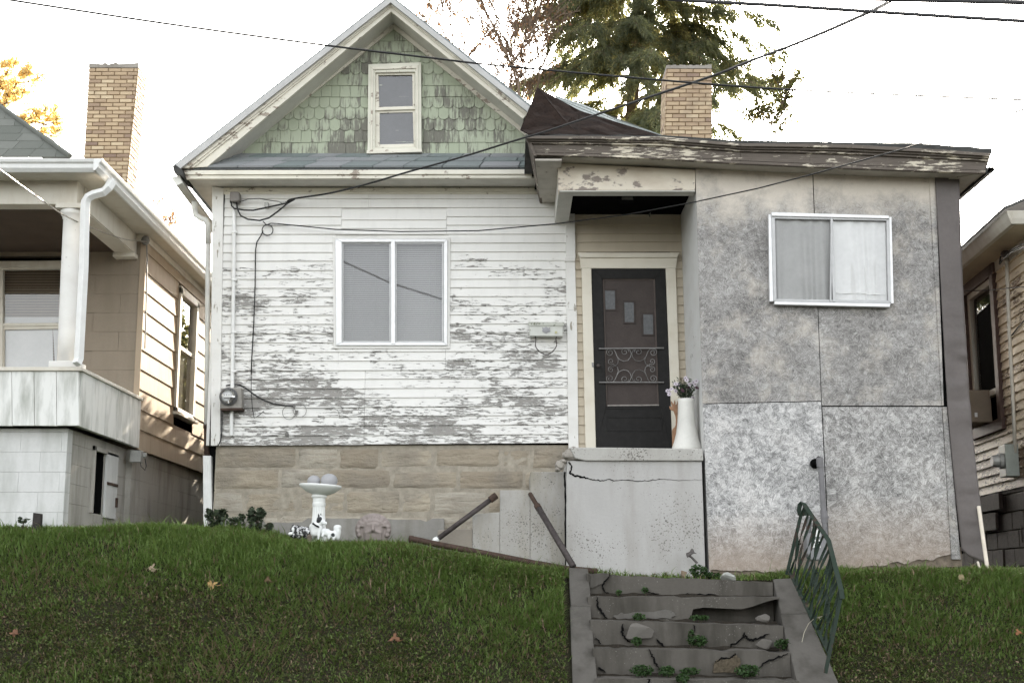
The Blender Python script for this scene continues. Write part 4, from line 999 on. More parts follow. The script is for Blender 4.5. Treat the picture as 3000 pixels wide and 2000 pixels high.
cell_wall(mb, lambda a,b,z,ze,t,j: mb.box(XF-.12, XF-j, a, b, z, ze, t), oy1, YL, 1.4, zf, .40, .195)
mb.box(XF-.12, XF, oy0, oy1, ozt, zf); mb.box(XF-.12, XF, oy0, oy1, 1.4, ozb)
cell_wall(mb, lambda a,b,z,ze,t,j: mb.box(XLW-.2, XLW-.035-j, a, b, z, ze, t), YL, 22, 1.4, P(325,1020,YL).z-.05, .40, .195)
sf = mb.build('foundation', M_BLOCKG, lh, .002); tag(sf, 'stained grey side foundation with a dark hatch')
mb = MB(); mb.box(-9, XF-.13, YP+.31, 22, 1.3, zf); mb.box(XF-.125, XF-.001, oy1-.006, oy1-.001, ozb, ozt); mb.box(XF-.125, XF-.004, oy0, oy1, ozt-.006, ozt-.001); mb.build('crawl_space_shade', M_DARK, lh)  # black box and jamb panels put the hatch opening's shade into the colour
mb = MB(); y0, y1 = PX(238,1100,XF).y, PX(264,1100,XF).y; mb.box(XF+.004, XF+.03, y0, y1, ozb-.03, ozt+.03); dr = mb.build('hatch_door', M_BLOCK, lh, .004)
mb = MB(); mb.box(XF+.03, XF+.05, y1-.05, y1-.01, ozb+.1, ozb+.2); mb.box(XF+.03, XF+.04, y0+.02, y1, (ozb+ozt)/2, (ozb+ozt)/2+.03); mb.build('latch', M_RUST, dr)
mb = MB(); mb.box(XF, XF+.03, oy0-.05, oy0, ozb, ozt+.05); mb.box(XF, XF+.03, oy0-.05, y1+.02, ozt, ozt+.05); mb.build('hatch_frame', M_BLOCKG, lh, .003)
# walls above
zs_ = P(178,392,12.65).z
mb = MB(); cell_wall(mb, lambda a,b,z,ze,t,j: mb.box(a, b, YL-j-.012, YL+.1, z, ze, t), -9, XLW-.02, zbot, zs_, .60, .222, lambda a,b,z,ze: b > P(-4,700,YL).x-.0 and a < P(140,700,YL).x and z > P(0,850,YL).z-.3 and ze < P(0,600,YL).z+.25)
mb.box(P(141,700,YL).x, XLW-.02, YL+.0, YL+.1, zbot, zs_); mb.build('front_wall', M_LFRONT, lh, .002)
mb = MB(); z = P(325,1020,YL).z-.05; k = 0; wy0, wy1 = PX(405,800,XLW).y, PX(447,800,XLW).y; wzt, wzb = PX(425,672,XLW).z, PX(425,958,XLW).z
while z < zs_:
    segs = [(YL-.012, 22)] if (z+.228 < wzb or z > wzt) else [(YL-.012, wy0-.02), (wy1+.02, 22)]
    for a, b in segs:
        y = a-random.random()*.6
        while y < b:
            c, d = max(a, y+.001), min(b, y+.61-.001); y += .61
            if d > c: mb.add([(XLW+.012,c,z),(XLW+.012,d,z),(XLW,d,z+.235),(XLW,c,z+.235),(XLW-.03,c,z),(XLW-.03,d,z)], [(0,1,2,3),(4,5,1,0)], random.random())
    z += .228; k += 1
mb.build('side_wall', M_LSIDE, lh, recalc=False)
mb = MB(); mb.box(-9, XLW-.22, YL+.12, 22, 1.8, zs_); mb.build('inner_wall', M_DARK, lh)
mb = MB(); mb.box(XLW-.05, XLW+.016, YL-.03, YL-.012, P(325,1020,YL).z, zs_); mb.build('corner_board', M_LSIDE, lh, .003)
# side window
mb = MB(); fw = .075
for (a, b, c, d) in ((wy0-.02,wy0+fw,wzb,wzt),(wy1-fw,wy1+.02,wzb,wzt),(wy0-.02,wy1+.02,wzt-fw,wzt+.02),(wy0-.02,wy1+.02,wzb,wzb+fw*.8)): mb.box(XLW-.06, XLW+.035, a, b, c, d)
sw = mb.build('window', M_LTRIM, lh, .004); tag(sw, 'tall narrow side window catching the sun')
mb = MB(); mb.box(XLW-.05, XLW+.075, wy0-.06, wy1+.06, wzb-.04, wzb); mb.build('sill', M_LTRIM, sw, .004)
mb = MB(); zm = PX(425,805,XLW).z; mb.box(XLW-.03, XLW+.01, wy0+fw, wy1-fw, zm-.025, zm+.02); mb.build('sash', M_LTRIM, sw)
mb = MB(); mb.add([(XLW-.02,wy0,wzb),(XLW-.02,wy1,wzb),(XLW-.02,wy1,wzt),(XLW-.02,wy0,wzt)], [(0,1,2,3)]); mb.build('pane', m_glass('mirror_glass', .15), sw)
mb = MB(); mb.add([(XLW-.029,wy0,wzb),(XLW-.029,wy1,wzb),(XLW-.029,wy1,zm),(XLW-.029,wy0,zm)], [(0,1,2,3)]); mb.build('shade', plain('cream_shade', (.45,.42,.33), .9, .1, 3), sw)
# front window inside the porch
mb = MB(); mb.frame([(-60,615),(142,613),(140,860),(-60,862)], [(6,619),(138,617),(136,850),(6,852)], YL-.05, .07); mb.pp([(-60,600),(146,598),(146,614),(-60,616)], YL-.07, .09)
fwn = mb.build('window', M_LTRIM, lh, .004); tag(fwn, 'porch window with half drawn blind')
mb = MB(); mb.frame([(6,742),(138,741),(136,850),(6,852)], [(10,757),(134,755),(132,846),(10,848)], YL-.03, .03); mb.pp([(6,742),(138,741),(138,748),(6,749)], YL-.045, .03); mb.build('sash', M_LTRIM, fwn, .003)
mb = MB(); y = YL-.01; mb.add([P(0,615,y),P(140,613,y),P(140,860,y),P(0,862,y)], [(0,1,2,3)]); mb.build('pane', M_GLASS, fwn)
mb = MB(); zt_, zb_ = P(60,616,YL).z, P(60,862,YL).z; z = zb_
while z < zt_: mb.add([(P(0,700,YL).x,YL+.03,z),(P(142,700,YL).x,YL+.03,z),(P(142,700,YL).x,YL+.045,z+.030),(P(0,700,YL).x,YL+.045,z+.030)], [(0,1,2,3)]); z += .032
mb.build('blind', plain('brown_blind', (.16,.125,.09), .8, .1, 4), fwn, recalc=False)
mb = MB(); mb.pp([(8,728),(120,728),(122,860),(8,862)], YL+.01, .004); mb.pp([(146-26,728),(150,728),(150,860),(128,860)], YL+.008, .004); mb.build('curtain', plain('white_half_curtain', (.42,.42,.42), .9, .1, 3), fwn)
# porch beam, ceiling, soffit, gutter
bx1 = P(178,440,YP+.05).x; bzb, bzt = P(178,469,YP+.05).z, P(178,405,YP+.05).z
mb = MB(); mb.box(-9, bx1, YP+.05, YP+.25, bzb, bzt); mb.box(bx1-.2, bx1, YP+.25, YL, bzb, bzt); mb.build('porch_beam', M_LTRIM, lh, .006)
mb = MB(); mb.box(bx1-.22, bx1+.03, YL-.16, YL-.01, bzb-.05, bzb); mb.build('beam_bracket', M_LTRIM, lh, .004)
mb = MB(); mb.box(-9, bx1-.2, YP+.25, YL, bzb+.04, bzb+.07); mb.build('porch_ceiling', M_BROWN, lh)
mb = MB(); mb.box(-9, XLW, YL-.05, YL-.012, P(200,555,YL).z, P(200,530,YL).z); mb.build('wall_trim', M_LTRIM, lh)
gX = P(234,380,12.65).x; gz1, gz0 = P(234,364,12.65).z, P(234,391,12.65).z
mb = MB(); prof = [(0,0),(.02,.0),(.05,.035),(.055,.075),(.075,.09),(.085,gz1-gz0),(0,gz1-gz0)]
mb.slab([(-9,12.65+.085-p[0],gz0+p[1]) for p in prof], (gX+9-.085, 0, 0))
mb.slab([(gX-.085+p[0],12.65,gz0+p[1]) for p in prof], (0, 9, 0))
lg = mb.build('gutter', M_WHITEPIPE, lh, .003); tag(lg, 'white aluminium gutter round the porch eave')
mb = MB(); mb.box(-9, gX-.085, 12.74, 22, gz0+.012, gz0+.03); mb.build('soffit', M_LTRIM, lh)
mb = MB(); mb.box(bx1, bx1+.012, YP+.25, YL, bzb+.01, gz0+.01); mb.box(XLW, XLW+.02, YL, 22, bzb+.16, gz0+.01); mb.build('frieze_board', M_LTRIM, lh)
# hipped main roof
C0 = P(158,362,14.5); s = .8; t3 = 3.2; z0_ = C0.z
mb = MB(); rowsN = 16
for r in range(rowsN):
    a, b = r/rowsN*t3, (r+1)/rowsN*t3+.02
    x = -12-random.random()*.3
    while x < C0.x-a:
        e = min(x+.30, C0.x-a)
        zz_ = random.uniform(-.003,.003)
        mb.hexa([(x+.003,C0.y+a,z0_+a*s+.014+zz_),(e-.003,C0.y+a,z0_+a*s+.014+zz_),(min(e-.003,C0.x-b),C0.y+b,z0_+b*s+.006),(min(x+.003,C0.x-b),C0.y+b,z0_+b*s+.006)],
                [(x+.003,C0.y+a,z0_+a*s),(e-.003,C0.y+a,z0_+a*s),(min(e-.003,C0.x-b),C0.y+b,z0_+b*s),(min(x+.003,C0.x-b),C0.y+b,z0_+b*s)], random.random())
        x += .30
mb.add([(C0.x,C0.y,z0_),(C0.x-t3,C0.y+t3,z0_+t3*s),(C0.x-t3,22,z0_+t3*s),(C0.x,22,z0_)], [(0,1,2,3)])
mb.add([(-9,12.75,gz1-.01),(gX-.09,12.75,gz1-.01),(gX-.09,22,gz1+.02),(-9,22,gz1+.02)], [(0,1,2,3)])
mb.tube([(C0.x+.02,C0.y-.02,z0_+.01),(C0.x-t3,C0.y+t3,z0_+t3*s+.01)], .03, 6)
mb.build('roof', M_ASPH2, lh, recalc=False)
chimney((190,289), (206,317), 425, 152, 16.6, .42, lh, .06, .97)
# column
mb = MB(); b0, b1 = P(155,836,YP+.12), P(166,480,YP+.12); H = b1.z-b0.z; ax = (b1-b0)
pts = [b0+ax*k for k in (0,.2,.5,.8,.93)]+[b0+ax*.935,b0+ax*.95,b0+ax*.955,b0+ax*.985]
mb.tube(pts, [.098,.097,.093,.086,.084,.092,.092,.105,.115], 28)
col_ = mb.build('column', M_COLUMN, lh, smooth=True)
mb = MB(); mb.box(b1.x-.13, b1.x+.13, YP+.0, YP+.26, b1.z-.02, bzb); mb.build('capital', M_LTRIM, col_, .004)
mb = MB(); mb.box(b0.x-.14, b0.x+.14, YP-.02, YP+.26, ztop+.012, b0.z+.01); mb.build('plinth', M_COLUMN, col_, .006)
# downspout
mb = MB(); yd = 12.86
a = P(250,418,yd); pts = [a+Vector((.02,.05,.03)), P(248,432,yd), P(238,441,yd), P(215,447,yd), P(203,453,yd), P(197,463,yd), P(195.5,476,yd), P(192,620,yd), P(181,824,yd), P(176,836,yd-.03)]
mb.tube(pts, .048, 4); ds = mb.build('downspout', M_WHITEPIPE, lh, .006); tag(ds, 'white downspout beside the porch column')
eb = thing('junction_box', 'small grey electrical boxes under the corner of the neighbouring porch', 'electrical box', P(318,1062,YL-.2))
mb = MB(); c = P(318,1050,YL-.1); mb.box(c.x-.07, c.x+.05, c.y-.1, c.y, c.z-.06, c.z+.07); mb.build('box', M_GREYMETAL, eb, .004)
mb = MB(); c = P(331,1044,YL-.05); mb.box(c.x-.05, c.x+.03, c.y-.05, c.y+.02, c.z-.03, c.z+.02); mb.build('cover', M_GREYMETAL, eb, .004)
mb = MB(); mb.tube([P(322,1060,YL-.1),P(324,1070,YL-.1),P(333,1079,YL-.08),P(336,1070,YL-.06),P(333,1052,YL-.05)], .006, 5); mb.build('cable', M_WIRE, eb)

# ================================================================= RIGHT HOUSE (built square, then turned a little)
RX, RY = 5.35, 13.5
rh = thing('cream_house', 'cream peeling clapboard house with brown window trim on dark block foundation', 'house', (RX, RY, 1.6), rotz=R(-3.4))
zfd = P(2330,1108,13.75).z; zso = P(2335,520,13.0).z
mb = MB(); z = zfd; wy0, wy1 = 14.75, 16.0; wzt, wzb = PX(2270,640,RX+.06).z, PX(2270,968,RX+.06).z
while z < zso+.1:
    for a, b in ([(RY,24)] if (z+.1 < wzb or z > wzt) else [(RY, wy0), (wy1, 24)]):
        mb.add([(RX-.022,a,z),(RX-.022,b,z),(RX-.002,b,z+.106),(RX-.002,a,z+.106),(RX+.01,a,z),(RX+.01,b,z)], [(0,3,2,1),(4,0,1,5)], float(np.clip(rng.normal(.5,.22),0,1)))
    z += .1
mb.build('clapboard_wall', M_RSIDING, rh, recalc=False)
mb = MB(); mb.box(RX+.2, 14, RY+.01, 24, 1.2, zso+.08); mb.build('inner_wall', M_DARK, rh)
mb = MB(); mb.box(RX-.01, 14, RY-.002, RY, zfd, zso+.1)
boards(mb, RX-.02, 14, 0, int((zso+.1-zfd)/.1), lambda r, x: zfd+.1*r, RY-.004); mb.build('front_wall', m_siding('peeling_cream_front', (.82,.71,.54), (.22,.15,.10), 1.6, 6.2, .485, .57, .66, .1, 0), rh, recalc=False)
mb = MB(); cell_wall(mb, lambda a,b,z,ze,t,j: mb.box(a+.003, b-.003, RY-.012-j*4, RY+.2, z+.003, ze-.003, t), RX+.2, 14, 1.0, zfd-.004, .40, .195); mb.build('foundation', M_DARKBLOCK, rh, .008)
mb = MB(); cell_wall(mb, lambda a,b,z,ze,t,j: mb.box(RX-.01-j*4, RX+.2, a+.003, b-.003, z+.003, ze-.003, t), RY, 24, 1.0, zfd-.004, .40, .195)
mb.box(RX-.055, RX-.01, 15.0, 19, zfd-.20, zfd-.02); mb.box(RX-.045, RX-.012, 15.2, 19, zfd-.42, zfd-.22)
mb.build('foundation', M_DARKBLOCK, rh, .008)
mb = MB(); cell_wall(mb, lambda a,b,z,ze,t,j: None, 0,0,0,0,1,1)
for k in range(5): mb.box(RX-.0085, RX, RY, 24, zfd-.004-.195*k-.004, zfd-.004-.195*k+.003)
mb.box(RX-.02, RX, 14.42, 14.428, zfd-.58, zfd-.40)
mb.build('mortar_joint', plain('pale_mortar', (.085,.07,.058), .9, .3, 20), rh)
# eave
ex, ey = P(2331,500,13.0).x, 13.0; et, eb_ = P(2331,486,13.0).z, P(2331,513,13.0).z
mb = MB(); mb.slab([(ex,ey,eb_),(ex-.03,ey-.03,eb_+.05),(ex-.06,ey-.06,et),(ex+.05,ey-.06,et),(ex+.05,ey,eb_)], (0,11,0)); mb.slab([(ex,ey,eb_),(ex,ey-.03,eb_+.05),(ex,ey-.06,et),(ex,ey+.05,et),(ex,ey+.05,eb_)], (9,0,0)); mb.build('fascia', M_LTRIM, rh, .004)
mb = MB(); mb.box(ex+.05, 14, ey+.05, 24, eb_+.01, eb_+.03); mb.build('soffit', plain('cream_soffit', (.50,.43,.33), .8, .12, 4), rh)
mb = MB(); mb.box(RX-.03, RX-.014, RY-.03, 24, eb_-.10, eb_+.01); mb.build('frieze_board', M_LTRIM, rh)
mb = MB(); mb.slab([(ex-.09,ey-.08,et+.005),(ex-.09,ey-.08,et+.035),(ex+6,ey+3.6,et+3.1),(ex+6,ey+3.6,et+3.06)], (0,11,0)); mb.build('roof', M_ROOFEDGE, rh)
# brown window
mb = MB()
for (a, b, c, d) in ((wy0-.02,wy0+.11,wzb-.12,wzt+.13),(wy1-.11,wy1+.02,wzb-.12,wzt+.13),(wy0-.06,wy1+.06,wzt,wzt+.15),(wy0-.04,wy1+.04,wzb-.14,wzb-.02)): mb.box(RX-.055, RX+.05, a, b, c, d)
bw = mb.build('window', M_BROWNTRIM, rh, .005); tag(bw, 'brown framed side window open at the bottom')
mb = MB()
zmid = PX(2255,905,RX).z
for (a, b, c, d) in ((wy0+.11,wy0+.19,wzb,wzt),(wy1-.19,wy1-.11,wzb,wzt),(wy0+.11,wy1-.11,wzt-.07,wzt),(wy0+.11,wy1-.11,zmid-.03,zmid+.04)): mb.box(RX-.02, RX+.04, a, b, c, d)
mb.build('sash', M_LTRIM, bw, .003)
mb = MB(); mb.add([(RX+.02,wy0+.1,zmid),(RX+.02,wy1-.1,zmid),(RX+.02,wy1-.1,wzt),(RX+.02,wy0+.1,wzt)], [(0,1,2,3)]); mb.build('pane', m_glass('side_glass', .07), bw)
mb = MB(); mb.box(RX+.12, RX+.14, wy0, wy1, wzb-.1, wzt); mb.build('room', M_DARK, bw)
ac = thing('window_cooler', 'tan box fan unit sitting in the open brown window', 'air conditioner', (RX+.05, 15.55, wzb))
mb = MB(); mb.box(RX-.26, RX+.10, 15.22, 15.80, wzb-.01, wzb+.36); mb.build('casing', M_CARDBOX, ac, .012)
mb = MB(); mb.box(RX-.10, RX-.07, 15.214, 15.22, wzb+.05, wzb+.10); mb.build('tag', M_WHITEPIPE, ac)
mb = MB(); [mb.box(RX-.265, RX-.26, 15.26, 15.76, wzb+.05+.035*k, wzb+.065+.035*k) for k in range(8)]; mb.build('grille', M_DARKPIPE, ac)
rm = thing('electric_meter', 'grey electric meter and pipe on the cream side wall', 'electric meter', P(2336,1060,13.6), 'electric meters on the house walls')
mxr = RX-.02
def onr(u, v, off=.0):
    # point on the turned wall of the right house
    o = Vector((RX, RY, 0)); c_, s_ = math.cos(R(-3.4)), math.sin(R(-3.4)); n = Vector((-c_, -s_, 0)); d = ray(u, v)
    t = ((o+n*off)-Vector((0,0,0))).dot(n)/d.dot(n); return Vector((0,0,CAMZ))+d*t
mb = MB(); a = onr(2337,1058,.0); dv = Vector((math.sin(R(3.4)), math.cos(R(3.4)), 0)); nv = Vector((-dv.y, dv.x, 0))
q4 = [a-dv*.12+Vector((0,0,-.17)), a+dv*.12+Vector((0,0,-.17)), a+dv*.12+Vector((0,0,.17)), a-dv*.12+Vector((0,0,.17))]
mb.hexa([p+nv*.02 for p in q4], [p+nv*.16 for p in q4]); mb.build('box', plain('pale_green_metal', (.27,.29,.26), .5, .15, 9, .2), rm, .006)
mb = MB(); mb.tube([a+nv*.16, a+nv*.20], .085, 18); mb.tube([a+nv*.20, a+nv*.27], [.070,.055], 18); mb.build('dial', M_GREYMETAL, rm, smooth=False)
mb = MB(); mb.tube([onr(2312,590,.05), onr(2318,760,.05), onr(2326,900,.05), onr(2332,1040,.05)], .020, 8); mb.build('conduit', M_LTRIM, rm, smooth=True)
mb = MB(); b_ = onr(2309,583,.10); mb.ball(b_, (.05,.06,.04)); mb.build('weatherhead', M_DARKPIPE, rm, smooth=True)
mb = MB(); mb.tube([b_, onr(2298,590,.14), onr(2296,606,.14), onr(2303,596,.15), onr(2325,578,.3), P(2400,548,11.5)], .010, 6); mb.tube([b_, onr(2320,575,.12), P(2400,538,11.5)], .010, 6); mb.tube([onr(2324,770,.03), onr(2338,752,.03), onr(2358,730,.03)], .008, 5); mb.build('cable', M_WIRE, rm)

# ================================================================= FRONT STEPS
st = thing('concrete_steps', 'cracked dark concrete steps between two sloping kerbs leading up to the porch', 'steps', (1.55, 11.8, .8))
ED = [((1352,1315),(1774,1336)),((1354,1369),(1790,1370)),((1360,1423),(1798,1436)),((1366,1488),(1814,1494)),((1372,1557),(1834,1562)),((1376,1634),(1852,1638))]
M_SOIL = plain('joint_soil', (0.0240, 0.0192, 0.0132), .95, .7, 60, bump=.9)
YSs = [12.45,12.15,11.85,11.55,11.25,10.95]
def chipped(name, pts, Y, d, mat, tints=None): 
    m_ = MB(); m_.pp(pts, Y, d); return m_.build(name, mat, st, .010)
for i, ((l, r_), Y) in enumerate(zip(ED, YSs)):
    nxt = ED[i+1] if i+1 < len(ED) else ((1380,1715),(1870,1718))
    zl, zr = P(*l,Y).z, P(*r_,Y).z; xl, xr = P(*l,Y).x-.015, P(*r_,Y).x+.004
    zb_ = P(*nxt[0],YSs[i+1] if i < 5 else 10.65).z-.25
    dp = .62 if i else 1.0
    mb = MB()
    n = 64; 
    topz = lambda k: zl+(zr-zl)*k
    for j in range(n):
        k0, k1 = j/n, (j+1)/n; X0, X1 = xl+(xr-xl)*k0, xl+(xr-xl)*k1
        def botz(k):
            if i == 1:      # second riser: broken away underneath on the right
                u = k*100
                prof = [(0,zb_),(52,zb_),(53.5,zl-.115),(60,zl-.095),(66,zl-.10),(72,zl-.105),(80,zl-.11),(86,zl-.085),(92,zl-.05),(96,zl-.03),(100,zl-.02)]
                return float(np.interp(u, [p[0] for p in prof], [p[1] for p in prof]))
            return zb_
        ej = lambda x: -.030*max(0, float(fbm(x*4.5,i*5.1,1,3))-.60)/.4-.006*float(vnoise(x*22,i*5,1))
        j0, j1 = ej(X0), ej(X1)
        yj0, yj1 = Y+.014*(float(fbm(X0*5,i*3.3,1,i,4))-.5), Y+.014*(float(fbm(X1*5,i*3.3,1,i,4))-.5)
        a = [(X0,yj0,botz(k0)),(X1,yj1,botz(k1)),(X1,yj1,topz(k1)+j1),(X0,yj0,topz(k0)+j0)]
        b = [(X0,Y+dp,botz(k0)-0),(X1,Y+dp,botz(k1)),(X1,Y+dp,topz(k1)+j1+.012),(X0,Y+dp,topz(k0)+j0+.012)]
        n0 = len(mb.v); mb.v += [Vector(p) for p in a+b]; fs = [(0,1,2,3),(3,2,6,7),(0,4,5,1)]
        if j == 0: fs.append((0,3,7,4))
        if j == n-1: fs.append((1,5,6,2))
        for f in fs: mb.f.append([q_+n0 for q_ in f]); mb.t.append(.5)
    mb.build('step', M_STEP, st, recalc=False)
    if i:   # earth and grit washed into the joint at the back of the tread
        m_ = MB(); Yb = YSs[i-1]; n = 60
        for j in range(n):
            k0, k1 = j/n, (j+1)/n; X0, X1 = xl+(xr-xl)*k0, xl+(xr-xl)*k1
            hh = lambda k: .004+.055*max(0, float(fbm(k*9, i*3.7, 1, 4, 4))-.38)
            za, zc_ = topz(k0)+.004, topz(k1)+.004
            m_.add([(X0,Yb-.02-hh(k0)*2.2,za-.012),(X1,Yb-.02-hh(k1)*2.2,zc_-.012),(X1,Yb-.004,zc_+hh(k1)),(X0,Yb-.004,za+hh(k0)),(X1,Yb+.03,zc_+hh(k1)),(X0,Yb+.03,za+hh(k0))], [(0,1,2,3),(3,2,4,5)])
        m_.build('joint_soil', M_SOIL, st, recalc=False)
# kerbs either side
def kerb(topL, botL, topR, botR, Yt, Yb, mat, th=.9, capv=None):
    m_ = MB(); A, B, C, D = P(*topL,Yt), P(*topR,Yt), P(*botR,Yb), P(*botL,Yb)
    for p, q_ in ((A,D),(B,C)): pass
    dz = Vector((0,0,-th))
    for k0, k1, sh in ((0,.285,0),(.291,1,.008)):
        n = 8; ks = [k0+(k1-k0)*i/n for i in range(n+1)]; n0 = len(m_.v)
        for k in ks:
            w1 = .010*(float(fbm(k*14, A.x, 1, 2))-.5); w2 = .010*(float(fbm(k*14, B.x, 1, 6))-.5)
            l, r__ = A.lerp(D,k)+Vector((w1-sh,0,w1*.6-sh*.5)), B.lerp(C,k)+Vector((w2-sh,0,w2*.6-sh*.5)); m_.v += [l, r__, r__+dz, l+dz]
        for i in range(n):
            for q in range(4): c = n0+i*4+q; d = n0+i*4+(q+1)%4; m_.f.append([c,d,d+4,c+4]); m_.t.append(.5)
        m_.f += [[n0+3,n0+2,n0+1,n0],[n0+n*4+q for q in range(4)]]; m_.t += [.5,.5]
    # squared top end
    return m_.build('kerb', mat, st, .010)
ext = lambda a, b, k: (a[0]+(b[0]-a[0])*k, a[1]+(b[1]-a[1])*k)
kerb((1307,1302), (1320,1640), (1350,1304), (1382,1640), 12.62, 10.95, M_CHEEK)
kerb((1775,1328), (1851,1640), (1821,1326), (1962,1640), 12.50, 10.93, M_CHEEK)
# cracks
def crack(pts, Y, rr):
    c = []; m_ = MB()
    for i in range(len(pts)-1):
        for k in np.linspace(0, 1, 7)[:-1]:
            a = ext(pts[i], pts[i+1], k); c.append((a[0]+rs.uniform(-2.2,2.2), a[1]+rs.uniform(-2.2,2.2)))
    c.append(pts[-1]); W3 = [P(*q, Y-.010) for q in c]; n = len(W3); L = []; Rr = []
    for i, p in enumerate(W3):
        d = W3[min(i+1,n-1)]-W3[max(i-1,0)]; nn = Vector((-d.z,0,d.x)).normalized(); e = min(1, 4*min(i, n-1-i)/n+.15)
        L.append(p+nn*rr*.75*rs.uniform(.2,1.2)*e); Rr.append(p-nn*rr*.75*rs.uniform(.2,1.2)*e)
    for i in range(n-1): m_.hexa([L[i],L[i+1],Rr[i+1],Rr[i]], [q+Vector((0,.03,0)) for q in (L[i],L[i+1],Rr[i+1],Rr[i])])
    m_.build('crack', M_DARK, st)
G = lambda x, y: ((1600+x/2.352)/1.2755, (1600+y/2.352)/1.2755)
for pts, Y, rr in (([G(440,182),G(425,220),G(385,275),G(400,305),G(430,328)],12.44,.009), ([G(700,315),G(780,325)],12.44,.006), ([G(960,325),G(1010,335),G(1170,330)],12.44,.012), ([G(350,345),G(360,420),G(380,450),G(420,497)],12.14,.016), ([G(1020,535),G(1022,590)],11.84,.006), ([G(530,535),G(522,575),G(540,630),G(580,662)],11.84,.013),
    ([G(1365,590),G(1360,630),G(1280,680),G(1265,700)],11.84,.008), ([G(1365,600),G(1400,640),G(1450,640),G(1540,600)],11.84,.016), ([G(760,640),G(790,670),G(820,690)],11.84,.012), ([G(705,702),G(740,770),G(780,850)],11.54,.010), ([G(1670,735),G(1600,765),G(1510,795),G(1465,835)],11.54,.008), ([G(1160,800),G(1200,775),G(1290,760),G(1305,735)],11.54,.009), ([G(355,830),G(410,870)],11.54,.010), ([G(705,905),G(712,941)],11.24,.01), ([G(340,630),G(380,670)],11.84,.008)): crack(pts, Y, rr)
def patch(name, pts, Y, mat, amp=1.6):
    q = []
    for i in range(len(pts)):
        for k in np.linspace(0, 1, 5)[:-1]: a = ext(pts[i], pts[(i+1)%len(pts)], k); q.append((a[0]+rs.uniform(-amp,amp), a[1]+rs.uniform(-amp,amp)))
    m_ = MB(); m_.pp(q, Y-.009, .03); m_.build(name, mat, st, .002)
patch('rubble_core', [G(1160,800),G(1185,780),G(1240,775),G(1290,755),G(1303,738),G(1320,760),G(1345,790),G(1330,830),G(1310,868),G(1150,868)], 11.54, plain('exposed_rubble', (0.0840, 0.0680, 0.0464), .95, .6, 45, bump=.9))
patch('pale_stain', [G(470,470),G(560,452),G(700,448),G(860,440),G(890,470),G(860,498),G(640,505),G(480,500)], 12.14, m_concrete('lime_stain', (0.0910, 0.0840, 0.0749), (0.1820, 0.1750, 0.1610), (0.0630, 0.0560, 0.0490), 0, 9.), 3.4)
patch('corner_patch', [G(305,188),G(440,182),G(425,215),G(385,262),G(305,285)], 12.44, M_CHEEK)
def chunk(name, label, c, rad, seed, mat=M_RUBBLE):
    r_ = random.Random(seed); bm = bmesh.new(); 
    for _ in range(16):
        v = Vector((r_.gauss(0,1), r_.gauss(0,1), r_.gauss(0,1))).normalized(); k = r_.uniform(.72,1.08); v = Vector([math.copysign(abs(c_)**.7, c_) for c_ in v]); bm.verts.new((v.x*rad[0]*k, v.y*rad[1]*k, v.z*rad[2]*k))
    h = bmesh.ops.convex_hull(bm, input=bm.verts); bmesh.ops.delete(bm, geom=[g for g in h['geom_interior'] if isinstance(g, bmesh.types.BMVert)], context='VERTS')
    me = bpy.data.meshes.new(name); bm.to_mesh(me); bm.free(); me.materials.append(mat); a = me.attributes.new('tint','FLOAT','FACE'); a.data.foreach_set('value', [.5]*len(me.polygons))
    o = bpy.data.objects.new(name, me); o.location = c; COL.objects.link(o); b = o.modifiers.new('bevel','BEVEL'); b.width = .012; b.segments = 2
    return tag(o, label, 'concrete chunk' if mat is M_RUBBLE else 'stone', 'broken pieces lying on the steps' if mat is M_RUBBLE else 'loose stones by the house')
CH = m_concrete('grey_chunk', (0.1125, 0.1050, 0.0938), (0.1575, 0.1462, 0.1312), (0.0675, 0.0600, 0.0525), 0, 8.)
M_RUBBLE2 = M_RUBBLE; 
def chunk2(*a): o = chunk(*a); o.data.materials[0] = CH; return o
chunk2('concrete_chunk', 'jagged concrete piece fallen at the right end below the second step edge', P(*G(1485,497),11.98), (.085,.05,.05), 1)
chunk2('concrete_chunk', 'jagged concrete piece standing at the right end of the third riser', P(*G(1500,668),11.78), (.075,.05,.055), 2)
chunk2('concrete_chunk', 'broad flat concrete slab piece leaning against the left of the third riser', P(*G(640,590),11.80), (.135,.035,.085), 3)
chunk('stone', 'pale rounded stone at the top of the steps before the chipboard wall', P(1671,1326,12.75), (.085,.08,.055), 5, plain('pale_stone', (.36,.37,.34), .8, .2, 14))
chunk('stone', 'small brown stone in the weeds beside the metal scrap', P(1571,1318,13.0), (.035,.04,.05), 6, plain('brown_stone', (.17,.13,.09), .8, .25, 20))
